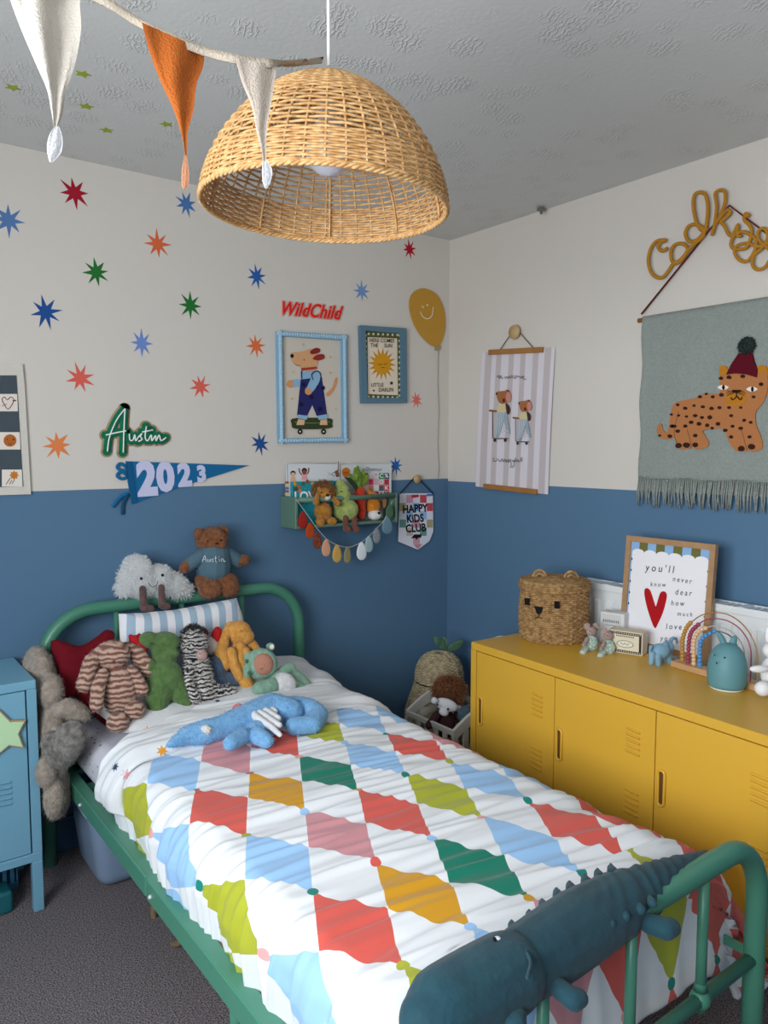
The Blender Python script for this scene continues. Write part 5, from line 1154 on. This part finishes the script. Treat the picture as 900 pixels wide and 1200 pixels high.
# ------------------------------------------------------------------ under the bed
m_tub = mat('tub_plastic', '#8fa6c4', rough=.35, trans=.25)
def tub_(): 
    a = rounded_block(-1.79, -1.42, -.36, -.10, 0, .27, .045, m_tub); vs = []
    for v in a[0]: f = 1+.16*(v.z/.27); vs.append(V((-1.605+(v.x+1.605)*f, -.23+(v.y+.23)*f, v.z)))
    return (vs, a[1], m_tub, True)
tb = thing('storage_tub', (-1.605, -.23, 0), 'translucent blue-grey plastic storage tub under the head of the bed', 'tub')
mk('tub_body', [tub_()], tb); mk('rim', [tube([V((-1.605+.222*sx, -.23+.158*sy, .268)) for sx, sy in ((-1, -.9), (-.9, -1), (.9, -1), (1, -.9), (1, .9), (.9, 1), (-.9, 1), (-1, .9))], .007, paint('tub_rim', '#9fb2cc', .4), 8, True)], tb)
rbk = thing('rope_basket', (-1.5, -.95, 0), 'low basket with a thick rope handle pushed under the bed', 'basket')
m_rp = mat('jute', '#8c7858', rough=.9, var=.3, vscale=120, bump=.6, bscale=200)
rc = V((-1.46, -.92, 0)); rm_ = lambda r, th, z: rc+V((r*cos(th), r*.95*sin(th), z))
mk('basket_body', [lathe([(0, .004), (.2, .004), (.215, .02), (.215, .19)], rc, m_rp, 36)]+[tube([rm_(.217, 2*pi*j/48, .012+.014*i) for j in range(48)], .008, m_rp, 6, True) for i in range(13)], rbk)
hp = [wX(x, y, -1.70) for x, y in ((180, 1060), (181, 1086), (184, 1099), (194, 1106), (207, 1106), (217, 1100), (224, 1085), (226, 1066))]
mk('handle', [tube(catmull(hp, 5), .0095, m_rp, 10)], rbk)
# ================================================================== soft toys and cushions on the bed
def stripes(name, c1, c2, scale, dirn='X', dist=6, sharp=.08, det=2, thr=.5):
    m = plush(name, c1); nt = m.node_tree; L = nt.links; b = nt.nodes['Principled BSDF']
    for l in list(b.inputs['Base Color'].links): L.remove(l)
    tc = nd(nt, 'ShaderNodeTexCoord'); w = nd(nt, 'ShaderNodeTexWave', bands_direction=dirn, Scale=scale, Distortion=dist, Detail=float(det)); w.inputs['Detail Scale'].default_value = 1.6
    L.new(tc.outputs['Object'], w.inputs['Vector']); r = nd(nt, 'ShaderNodeValToRGB'); r.color_ramp.elements[0].position = thr-sharp; r.color_ramp.elements[1].position = thr+sharp
    r.color_ramp.elements[0].color = (*lin(c1), 1); r.color_ramp.elements[1].color = (*lin(c2), 1); L.new(w.outputs['Fac'], r.inputs['Fac']); L.new(r.outputs['Color'], b.inputs['Base Color']); return m
eye = flat('#17130f', .3)
# pillows and cushions
m_strp = bpy.data.materials.new('ticking'); m_strp.use_nodes = True
nt = m_strp.node_tree; b_ = nt.nodes['Principled BSDF']; b_.inputs['Roughness'].default_value = .9
tc = nd(nt, 'ShaderNodeTexCoord'); mp = nd(nt, 'ShaderNodeMapping'); nt.links.new(tc.outputs['Object'], mp.inputs['Vector']); mp.inputs['Rotation'].default_value = (0, radians(-8), 0)
sx = nd(nt, 'ShaderNodeSeparateXYZ'); nt.links.new(mp.outputs[0], sx.inputs[0])
mm = nd(nt, 'ShaderNodeMath', operation='MULTIPLY'); nt.links.new(sx.outputs[0], mm.inputs[0]); mm.inputs[1].default_value = 18.5
fr_ = nd(nt, 'ShaderNodeMath', operation='FRACT'); nt.links.new(mm.outputs[0], fr_.inputs[0]); gt = nd(nt, 'ShaderNodeMath', operation='GREATER_THAN'); nt.links.new(fr_.outputs[0], gt.inputs[0]); gt.inputs[1].default_value = .5
mx = nd(nt, 'ShaderNodeMixRGB'); mx.inputs[1].default_value = (*lin('#e3e4ea'), 1); mx.inputs[2].default_value = (*lin('#9fb6ca'), 1); nt.links.new(gt.outputs[0], mx.inputs[0]); nt.links.new(mx.outputs[0], b_.inputs['Base Color'])
def pillow(pts, B, n, th, m, dens=6):
    q = []
    for i in range(len(pts)):
        a, c = pts[i], pts[(i+1) % len(pts)]
        for k in range(dens): t = k/dens; q.append(B.at(a[0]*(1-t)+c[0]*t, a[1]*(1-t)+c[1]*t))
    cc = sum(q, V((0, 0, 0)))/len(q); q = [p-(p-cc)*.03*abs(noise.noise(p*9)) for p in q]
    P_ = puff(q, n, th, m, ((1, 0), (.97, .3), (.92, .52), (.85, .7), (.75, .84), (.6, .94), (.4, .99), (.2, 1)))
    return ([v+n*.006*noise.noise(v*14) for v in P_[0]], P_[1], m, True)
B1 = Body(-.205, .75, .35)
mk('pillow', [pillow([(137, 719), (170, 718), (205, 714), (245, 707), (277, 701), (285, 725), (292, 765), (286, 800), (215, 812), (150, 808), (142, 765)], B1, B1.n, .045, m_strp)], None, 'blue and white striped pillow propped against the green headboard', 'pillow')
m_red = fabric('knit_red', '#6b101d'); B2 = Body(-.20, .70, .3)
oc = catmull([B2.at(x, y) for x, y in ((60, 751), (92, 757), (112, 747), (124, 738), (133, 742), (132, 758), (150, 785), (148, 805), (132, 822), (134, 846), (124, 850), (108, 836), (88, 816), (70, 824), (53, 828), (54, 814), (68, 792))], 4, True)
mk('star_cushion', [puff(oc, B2.n, .042, m_red)], None, 'dark red star-shaped cushion behind the striped bunny', 'cushion')
# white pillow with printed stars, lying at the head of the bed
pts = []
for x, y in ((-1.70, -.50), (-1.40, -.52), (-1.0, -.50), (-.935, -.45), (-.94, -.30), (-.96, -.14), (-1.4, -.125), (-1.74, -.14), (-1.76, -.35)): pts.append(V((x, y, .548+(y+.5)*.10)))
oc = catmull(pts, 6, True); cc = sum(oc, V((0, 0, 0)))/len(oc); nP = V((0, -.10, 1)).normalized()
P_ = puff(oc, nP, .040, m_cotton, ((1, 0), (.97, .3), (.92, .52), (.85, .7), (.75, .84), (.6, .94), (.4, .99), (.2, 1)))
wp = mk('pillow', [([v+nP*.012*noise.noise(V((v.x*9, v.y*16, 3)))*(1 if v.z > .55 else 0) for v in P_[0]], P_[1], m_cotton, True)], None, 'white pillow with small printed stars lying under the row of soft toys', 'pillow')
for px, py, r, c in ((173, 857, .018, 'o'), (246, 833, .014, 'n'), (160, 865, .012, 'g'), (365, 802, .011, 'c'), (358, 796, .010, 'c'), (380, 812, .012, 'o'), (388, 826, .014, 'o'), (377, 806, .009, 'c'), (255, 822, .012, 'n'), (395, 815, .010, 'c')):
    decal(wp, px, py, r, c)
# ------------------------------------------------------------------ striped bunny
m_tig = stripes('plush_tiger', '#7a4c40', '#c4a896', 19, 'Z', 5, .38, 2)
def softtoy(name, px, py, B, label, group='soft toys along the pillow'): return thing(name, B.at(px, py), label, 'soft toy', group)
b = Body(-.42, .58, .5); t = softtoy('striped_bunny_toy', 140, 856, b, 'brown and cream striped plush bunny with long ears, leftmost of the toys on the pillow')
b.e(140, 810, 21, 30, 17); b.c(133, 780, 13, 136, 800, 16); k_ = b.fuse(m_tig, .005, 3); mk('body', [k_[:4], fuzz(k_, 1500, .007, .0008)], t)
b.e(132, 767, 20, 17, 16, 0, .02); k_ = b.fuse(m_tig, .004, 3); hd = mk('head', [k_[:4], fuzz(k_, 700, .006, .0008), b.E(133, 775, 2.4, 1.6, off=.053, m=flat('#7a3b3b')), b.E(125, 766, 1, 1.1, off=.047, m=eye), b.E(142, 766, 1, 1.1, off=.047, m=eye)], t)
for L in ([(117, 764, 7), (107, 775, 9), (99, 802, 9.5)], [(148, 759, 7), (160, 765, 9), (173, 784, 10)]): b.limb(L, .01); k_ = b.fuse(m_tig, .004, 2); mk('ear', [k_[:4], fuzz(k_, 400, .006, .0008)], hd)
for L in ([(121, 790, 7), (115, 805, 8), (113, 826, 8)], [(154, 786, 7), (161, 798, 8), (166, 808, 8)]): b.limb(L, .035); k_ = b.fuse(m_tig, .004, 2); mk('arm', [k_[:4], fuzz(k_, 400, .006, .0008)], t)
b.e(138, 846, 13, 12, 12, 0, .03); k_ = b.fuse(m_tig, .004, 2); mk('foot', [k_[:4], fuzz(k_, 300, .006, .0008)], t)
b.e(158, 832, 12, 11, 12, 0, .03); k_ = b.fuse(m_tig, .004, 2); mk('foot', [k_[:4], fuzz(k_, 300, .006, .0008)], t)
# green dinosaur
m_grn = plush('plush_green', '#5a7a45', '#4a6838'); b = Body(-.42, .58, .5); t = softtoy('dinosaur_toy', 185, 850, b, 'green plush dinosaur with closed eyes standing between the striped bunny and the zebra')
b.e(191, 753, 20, 13, 13, -4, .015); b.e(174, 750, 12, 10, 12, 0, .01); b.c(186, 764, 9, 191, 788, 17); b.e(192, 797, 23, 27, 18); b.limb([(186, 812, 18), (184, 830, 11), (181, 849, 5)]); b.limb([(204, 802, 14), (214, 818, 10), (218, 824, 8)], .01)
b.c(194, 768, 6, 205, 766, 5, .03, .04); b.c(178, 778, 5, 175, 784, 4, .03, .03); k_ = b.fuse(m_grn, .0045, 4)
mk('body', [k_[:4], fuzz(k_, 1800, .004, .0008, None, .2, .8), tube([b.at(x, y, .048) for x, y in ((176, 753), (178, 755), (181, 754))], .0008, eye, 4), tube([b.at(x, y, .05) for x, y in ((190, 755), (193, 757), (196, 755))], .0008, eye, 4), b.E(201, 750, .7, .6, off=.05, m=eye)], t)
# red knitted toy behind the dinosaur
b = Body(-.33, .75, .5); t = thing('knitted_toy', b.at(157, 775), 'small red knitted toy peeking out left of the green dinosaur', 'soft toy'); b.e(158, 752, 7, 8); b.e(165, 765, 8, 14); b.e(153, 746, 3, 3); b.e(163, 745, 3, 3); k_ = b.fuse(fabric('knit_bright_red', '#b3222a'), .004, 2); mk('body', [k_[:4]], t)
# zebra
m_zeb = stripes('plush_zebra', '#17161a', '#dcd8d4', 26, 'Z', 7, .05, 2, .42); b = Body(-.42, .58, .5); t = softtoy('zebra_toy', 240, 840, b, 'shaggy black and white striped zebra toy with a pink nose beside the green dinosaur')
b.limb([(229, 772, 13), (232, 790, 15), (238, 815, 14), (243, 832, 9)]); b.c(245, 806, 8, 257, 814, 8, .01, .01); b.limb([(257, 814, 8), (268, 811, 8)], .01); b.limb([(222, 785, 6), (220, 800, 6), (228, 818, 6)], .03); k_ = b.fuse(m_zeb, .0045, 2); mk('body', [k_[:4], fuzz(k_, 4500, .013, .0012, None, .25, .6)], t)
b.e(226, 754, 15, 16, 14, 0, .015); k_ = b.fuse(m_zeb, .0045, 2); hd = mk('head', [k_[:4], fuzz(k_, 2200, .012, .0012, None, .25, .6), b.E(222, 757, 1, 1.1, off=.052, m=eye)], t)
b.e(236, 768, 7, 7.5, 7, 0, .04); k_ = b.fuse(plush('plush_pink_nose', '#c3a19c'), .003, 2); mk('snout', [k_[:4], b.E(234, 766, .8, .6, off=.058, m=eye), b.E(238.5, 767, .8, .6, off=.058, m=eye)], hd)
b.limb([(218, 743, 4), (226, 737, 4), (236, 742, 4)], .02); k_ = b.fuse(plush('plush_black', '#1a181c'), .003, 1); mk('mane', [k_[:4], fuzz(k_, 900, .018, .0012, None, -.3, .6)], hd)
for x in (216, 238): b.e(x, 744, 3, 6, 2.5, -20 if x < 220 else 20, .01); k_ = b.fuse(m_zeb, .003, 1); mk('ear', [k_[:4]], hd)
# blue doll with a red woollen hat
b = Body(-.34, .64, .45); t = softtoy('blue_doll', 258, 812, b, 'denim blue doll with a red knitted hat, half hidden behind the zebra')
b.e(253, 788, 13, 20, 12); b.limb([(256, 798, 9), (262, 808, 8)], .01); b.limb([(268, 795, 8), (277, 802, 9)], .01); k_ = b.fuse(plush('plush_denim', '#53677f', '#42546b'), .004, 2); mk('body', [k_[:4]], t)
b.e(247, 757, 10, 11, 9); k_ = b.fuse(fabric('doll_cream', '#cdbfb6'), .003, 2); hd = mk('head', [k_[:4], b.E(245, 758, .7, .8, off=.022, m=eye), b.E(250, 758, .7, .8, off=.022, m=eye)], t)
b.e(254, 748, 6.5, 14, 9, 4, .006); b.e(240, 743, 4, 6, 6); k_ = b.fuse(fabric('knit_scarlet', '#c2282c'), .003, 1); mk('hat', [k_[:4], fuzz(k_, 400, .004, .0009)], hd)
# orange bunny
m_org = plush('plush_orange', '#dda250', '#c88b3c'); b = Body(-.36, .62, .5); t = softtoy('orange_bunny_toy', 290, 820, b, 'golden orange plush bunny with long drooping ears, right of the blue doll')
b.limb([(280, 758, 9), (281, 775, 14), (284, 788, 13)]); b.limb([(286, 795, 10), (291, 808, 8), (292, 820, 5)], .02); k_ = b.fuse(m_org, .004, 3); mk('body', [k_[:4], fuzz(k_, 900, .004, .0008, None, .2, .8)], t)
b.limb([(271, 764, 6), (274, 778, 6.5), (281, 793, 6)], .03); k_ = b.fuse(m_org, .004, 2); mk('arm', [k_[:4], fuzz(k_, 250, .004, .0008)], t)
b.limb([(288, 764, 6), (293, 776, 6), (291, 788, 6)], .028); k_ = b.fuse(m_org, .004, 2); mk('arm', [k_[:4], fuzz(k_, 250, .004, .0008)], t)
b.e(280, 741, 15, 14, 13, 10, .02); b.e(288, 746, 10, 9, 10, 0, .028); k_ = b.fuse(m_org, .004, 3)
hd = mk('head', [k_[:4], fuzz(k_, 500, .004, .0008, None, .2, .8), tube([b.at(x, y, .066) for x, y in ((281, 738), (283, 740), (285.5, 739))], .0009, eye, 4), b.E(291, 744, 1.6, 1.1, off=.058, m=flat('#c47a5a'))], t)
for L in ([(270, 734, 6), (262, 748, 7), (259, 765, 8), (263, 779, 8)], [(291, 748, 5), (297, 757, 5.5), (302, 764, 5)]): b.limb(L, .012); k_ = b.fuse(m_org, .004, 2); mk('ear', [k_[:4], fuzz(k_, 350, .004, .0008)], hd)
# frog suit doll
m_mint = plush('plush_mint', '#8fb5a0', '#78a08c'); b = Body(-.45, .60, .7); t = softtoy('frog_suit_doll', 335, 818, b, 'soft doll with closed eyes in a mint green hooded suit with a white tummy')
b.e(330, 801, 20, 15, 15, 30); b.limb([(345, 805, 9), (356, 811, 8), (368, 818, 6)], .01); b.limb([(332, 788, 8), (340, 783, 7)], .01); b.limb([(318, 803, 9), (304, 808, 9)], .02); b.limb([(344, 790, 7), (352, 796, 7), (362, 806, 6)]); k_ = b.fuse(m_mint, .004, 3); mk('body', [k_[:4], fuzz(k_, 700, .004, .0008)], t)
b.e(333, 801, 15, 13, 9, 30, .028); k_ = b.fuse(plush('plush_offwhite', '#dcdcdf'), .004, 3); mk('tummy', [k_[:4], fuzz(k_, 350, .004, .0008)], t)
b.e(306, 778, 19.5, 18.5, 15, 0, .02); b.e(317, 758, 5.5, 5, 4, 0, .015); b.e(290, 786, 5, 9, 5, 0, .018); b.e(290, 770, 4, 6, 4, 0, .018); k_ = b.fuse(m_mint, .004, 2); hd = mk('hood', [k_[:4], fuzz(k_, 600, .004, .0008)], t)
b.e(307.5, 778.5, 13.3, 13.6, 9, 0, .045); k_ = b.fuse(fabric('doll_skin', '#b5806d'), .003, 3)
mk('face', [k_[:4], tube([b.at(x, y, .072) for x, y in ((304, 783), (306, 784.5), (308, 783))], .0007, flat('#5a2c24'), 4), tube([b.at(x, y, .072) for x, y in ((311, 778), (313, 779), (315, 777))], .0007, flat('#5a2c24'), 4), b.E(309.5, 779.5, 1.1, 1, off=.073, m=flat('#b5806d'))], hd)
mk('ear_lining', [b.E(318.5, 758.5, 2.8, 3.4, 1, 20, .030, flat('#e8e4dc')), b.E(289, 775, 1.8, 2.6, 1, 0, .034, flat('#3f6a4e')), b.E(292, 789, 1.8, 2.8, 1, 0, .034, flat('#3f6a4e'))], hd)
mk('foot', [b.E(372, 821, 4.8, 4.4, 4, 0, .005, plush('plush_rust', '#a8743f'))], t)
# blue winged plush
m_blu = plush('plush_sky', '#82b6e2', '#6ea6d6'); b = Body(-.70, .612, 7); t = softtoy('winged_plush', 290, 870, b, 'sky blue plush animal with white wings lying in front of the other toys')
b.limb([(198, 873, 4), (208, 868, 8), (220, 862, 12), (240, 858, 15), (262, 852, 14)]); b.limb([(262, 852, 15), (290, 842, 18), (318, 832, 20), (338, 835, 18)]); b.limb([(300, 858, 13), (318, 850, 12)])
b.limb([(272, 855, 11), (264, 868, 9), (282, 872, 8)], .03) if False else b.limb([(284, 862, 9), (270, 871, 9)], .035); b.limb([(302, 862, 11), (312, 868, 9)], .02); k_ = b.fuse(m_blu, .005, 3); mk('body', [k_[:4], fuzz(k_, 2600, .007, .0009, None, .1, .8)], t)
b.limb([(345, 828, 13), (362, 830, 12), (373, 838, 12), (366, 849, 11), (345, 851, 11)]); k_ = b.fuse(m_blu, .005, 3); mk('tail', [k_[:4], fuzz(k_, 800, .007, .0009, None, .1, .8)], t)
for L in ([(292, 831, 4), (302, 842, 5), (318, 852, 4), (328, 861, 3)], [(294, 831, 4), (308, 838, 5), (327, 850, 4)], [(298, 830, 4), (312, 834, 5), (326, 842, 4)], [(300, 829, 4), (316, 829, 4), (322, 834, 4)]): b.limb(L, .055)
k_ = b.fuse(fabric('wing_white', '#e2e4e8'), .0035, 1); mk('wing', [k_[:4]], t)
b.e(241, 855, 7, 5.5, 4, 0, .045); k_ = b.fuse(plush('plush_white', '#e8e6e2'), .003, 1); mk('ear', [k_[:4], fuzz(k_, 150, .005, .0009)], t)
mk('bow', [b.E(267, 838, 6, 3.8, 3, -30, .06, fabric('bow_pink', '#c42a55')), b.E(278, 829, 6, 4.2, 3, -30, .06, fabric('bow_coral', '#de6a5a'))], t)
# cloud and bear on the headboard
m_cld = plush('plush_cloud', '#fcfcfc', '#f6f6f6'); nt = m_cld.node_tree; o1 = [n for n in nt.nodes if n.type == 'OUTPUT_MATERIAL'][0]
tr_ = nd(nt, 'ShaderNodeBsdfTranslucent'); tr_.inputs['Color'].default_value = (1, 1, 1, 1); ms_ = nd(nt, 'ShaderNodeMixShader'); ms_.inputs[0].default_value = .6
nt.links.new(nt.nodes['Principled BSDF'].outputs[0], ms_.inputs[1]); nt.links.new(tr_.outputs[0], ms_.inputs[2]); nt.links.new(ms_.outputs[0], o1.inputs['Surface'])
b = Body(-.085, .9, 0); t = thing('cloud_toy', b.at(178, 702), 'fluffy white smiling cloud toy with brown legs sitting on the headboard', 'soft toy', 'toys on the headboard')
for x, y, r in ((160, 667, 17), (146, 689, 11), (166, 684, 17), (186, 678, 17), (204, 685, 15), (216, 691, 10), (190, 688, 14), (150, 676, 12), (207, 692, 10)): b.e(x, y, r, r, r*.8 if r > 12 else r, 0, .01)
k_ = b.fuse(m_cld, .006, 2); mk('body', [k_[:4], fuzz(k_, 2600, .013, .0020, None, .1, .8), b.E(165.5, 678, 1.7, 1.7, off=.080, m=eye), b.E(190.5, 674, 1.7, 1.7, off=.080, m=eye), tube(catmull([b.at(x, y, .085) for x, y in ((174, 683), (178, 688), (183, 686), (185, 681))], 3), .0011, flat('#4a342c'), 5)], t)
m_cord = plush('plush_cord_brown', '#6a5250', '#574240')
for L in ([(167, 690, 4), (168, 702, 4.2), (169, 712, 5), (176, 714, 5.4)], [(189, 688, 3.6), (189.5, 700, 4), (190, 709, 4.6), (195, 711, 5)]): b.limb(L, .062); k_ = b.fuse(m_cord, .003, 1); mk('leg', [k_[:4]], t)
m_br = plush('plush_bear_brown', '#8f5a36', '#6f4226'); b = Body(-.085, .9, 0); t = thing('bear_toy', b.at(253, 700), 'curly brown teddy bear in a grey-blue knitted jumper sitting on the headboard', 'soft toy', 'toys on the headboard')
b.e(253, 680, 26, 12, 16); b.e(250, 665, 18, 16, 15); b.e(246, 690, 14, 12, 13, 0, .045); b.e(268, 688, 12, 12, 13, 0, .045); b.c(238, 682, 10, 246, 690, 12, .01, .04); b.c(266, 680, 10, 268, 688, 11, .01, .04)
k_ = b.fuse(m_br, .005, 2, .002, 60); mk('body', [k_[:4], fuzz(k_, 2600, .006, .0012, None, 0, 1)], t)
b.e(248, 633, 19, 16, 15); b.e(257, 638, 8, 7, 8, 0, .035); k_ = b.fuse(m_br, .0045, 2, .002, 60); hd = mk('head', [k_[:4], fuzz(k_, 1400, .006, .0012, None, 0, 1), b.E(253.5, 637, 1.4, 1.1, off=.066, m=eye), b.E(243.5, 634, 1.1, 1.1, off=.058, m=eye), b.E(259, 633, 1.2, 1.2, off=.060, m=eye)], t)
for x, y in ((233, 625), (261.5, 622)): b.e(x, y, 6, 6.5, 4); k_ = b.fuse(m_br, .003, 1); mk('ear', [k_[:4], fuzz(k_, 250, .005, .001)], hd)
m_jmp = fabric('knit_greyblue', '#55707f')
b.limb([(250, 652, 20), (250, 664, 21)]); b.limb([(236, 651, 9), (226, 658, 9), (219, 663, 8)], .01); b.limb([(266, 650, 9), (275, 655, 9), (279, 658, 8)], .01); k_ = b.fuse(m_jmp, .0045, 2)
JN = Crop(120, 610, 5, 'Y', -.172)
jm = mk('jumper', [k_[:4]], t)
m_jl = fabric('yarn_pale', '#d5dde6'); jl = [[(585, 242), (592, 222), (600, 206), (606, 225), (610, 243)], [(588, 230), (606, 228)], [(618, 225), (619, 240), (628, 240), (632, 226), (635, 242)], [(652, 225), (643, 226), (645, 234), (652, 238), (643, 244)], [(664, 208), (664, 240), (672, 242)], [(656, 222), (674, 220)], [(684, 224), (686, 241)], [(698, 242), (697, 226), (708, 226), (712, 241), (722, 236)]]
mk('stitched_name', [JN.line(l, 2.0, m_jl, 0, fr=.8) for l in jl]+[ball(JN(684, 213), .0016, m_jl, 8, 6)], jm)
for L in ([(218, 663, 6), (216, 666, 6)], [(280, 657, 7), (286, 656, 6.5)]): b.limb(L, .018); k_ = b.fuse(m_br, .003, 1); mk('paw', [k_[:4], fuzz(k_, 250, .005, .001)], t)
# big grey bear squeezed between cabinet and bed
m_gb = plush('plush_big_grey', '#a69a8e', '#8b7f74'); t = thing('big_bear_toy', (-1.905, -.3, .2), 'large grey-beige teddy slumped between the blue cabinet and the bed', 'soft toy')
EL = lambda c, r: ell(V(c), V((r[0], 0, 0)), V((0, r[1], 0)), V((0, 0, r[2])), None, 20, 14)
k_ = fuse([EL((-1.905, -.27, .50), (.048, .11, .15)), EL((-1.90, -.25, .34), (.052, .10, .10))], m_gb, .006, 3); mk('body', [k_[:4], fuzz(k_, 1200, .008, .0009)], t)
k_ = fuse([EL((-1.912, -.17, .70), (.045, .10, .085)), EL((-1.905, -.28, .665), (.042, .07, .06))], m_gb, .006, 3); hd = mk('head', [k_[:4], fuzz(k_, 1000, .008, .0009)], t)
b = Body(-.37, .6, 0)
b.e(60, 788, 5, 7, 6, 0, -.16); k_ = b.fuse(m_gb, .004, 2); mk('ear', [k_[:4], fuzz(k_, 200, .007, .0009)], hd)
b.limb([(68, 833, 10), (80, 830, 12), (95, 838, 11)], .02); k_ = b.fuse(m_gb, .005, 2); mk('arm', [k_[:4], fuzz(k_, 500, .008, .0009)], t)
b.e(80, 870, 19, 27, 15, 22, .06); b.c(62, 870, 14, 72, 885, 16, 0, .03); k_ = b.fuse(plush('plush_paw_grey', '#8a8681', '#5f5b58'), .005, 2); mk('foot', [k_[:4], fuzz(k_, 700, .008, .0009)], t)
b.e(63, 935, 12, 26, 12, 0, .0); b.e(54, 905, 12, 20, 12, 0, 0); k_ = b.fuse(m_gb, .005, 2); mk('leg', [k_[:4], fuzz(k_, 500, .008, .0009)], t)
# ------------------------------------------------------------------ crocodile
m_cro = mat('velour_croc', '#1c4450', rough=.75, bump=.25, bscale=60, var=.2, vscale=14, col2='#153a46', sheen=.1, spec=.2)
b = Body(-1.9, .605, 9); t = thing('crocodile_toy', b.at(660, 1110), 'long dark teal plush crocodile lying across the foot of the bed', 'soft toy')
b.limb([(598, 1140, 40), (640, 1113, 43), (680, 1086, 42), (720, 1062, 37), (760, 1040, 27), (795, 1020, 17), (828, 1004, 8)])
k_ = b.fuse(m_cro, .006, 3)
kv = [v+n_*(.0022*sin(230*(v-CAM).dot(RT)+6*noise.noise(v*12))*(1 if -.2 < 0 else 1)*max(0, 1-abs((v.x+1.25)/.22))) for v, n_ in zip(k_[0], k_[4])]
mk('body', [(kv, k_[1], m_cro, True)], t)
b.limb([(520, 1180, 46), (560, 1160, 48), (596, 1140, 46)], .004); b.e(506, 1195, 40, 38, 36); k_ = b.fuse(m_cro, .006, 3); hd = mk('head', [k_[:4], tube(catmull([b.at(x, y, .087) for x, y in ((600, 1100), (614, 1112), (622, 1128), (618, 1146))], 4), .003, m_cro, 6)], t)
mk('eye', [b.E(580, 1103, 12, 4.5, 6, -24, .082, m_cro), b.E(579, 1102, 8, 2.6, 6, -22, .092, flat('#cfd4d6')), b.E(580, 1102, 3, 2.4, 6, 0, .096, eye)], hd)
for i, (x, y) in enumerate(((189, 246), (238, 217), (274, 187), (314, 156), (350, 137), (392, 118), (428, 103), (465, 90), (458, 226), (497, 206), (540, 187), (572, 170))):
    px, py = 520+x/2.37, 980+y/2.37; s_ = 10 if i < 8 else 7; o_1 = .03 if i < 8 else .050
    b.limb([(px+3, py+7, s_*.85), (px, py, s_*.5), (px-.5, py-5, 2)], o_1)
    k_ = b.fuse(m_cro, .0035, 1); mk('spike', [k_[:4]], t)
for L in ([(655, 1158, 12), (672, 1172, 13)], [(760, 1082, 12), (780, 1089, 13)], [(608, 1190, 10), (600, 1200, 10)]): b.limb(L, -.01); b.e(L[-1][0]+4, L[-1][1]-2, 14, 12, off=-.01); k_ = b.fuse(m_cro, .004, 2); mk('foot', [k_[:4]], t)
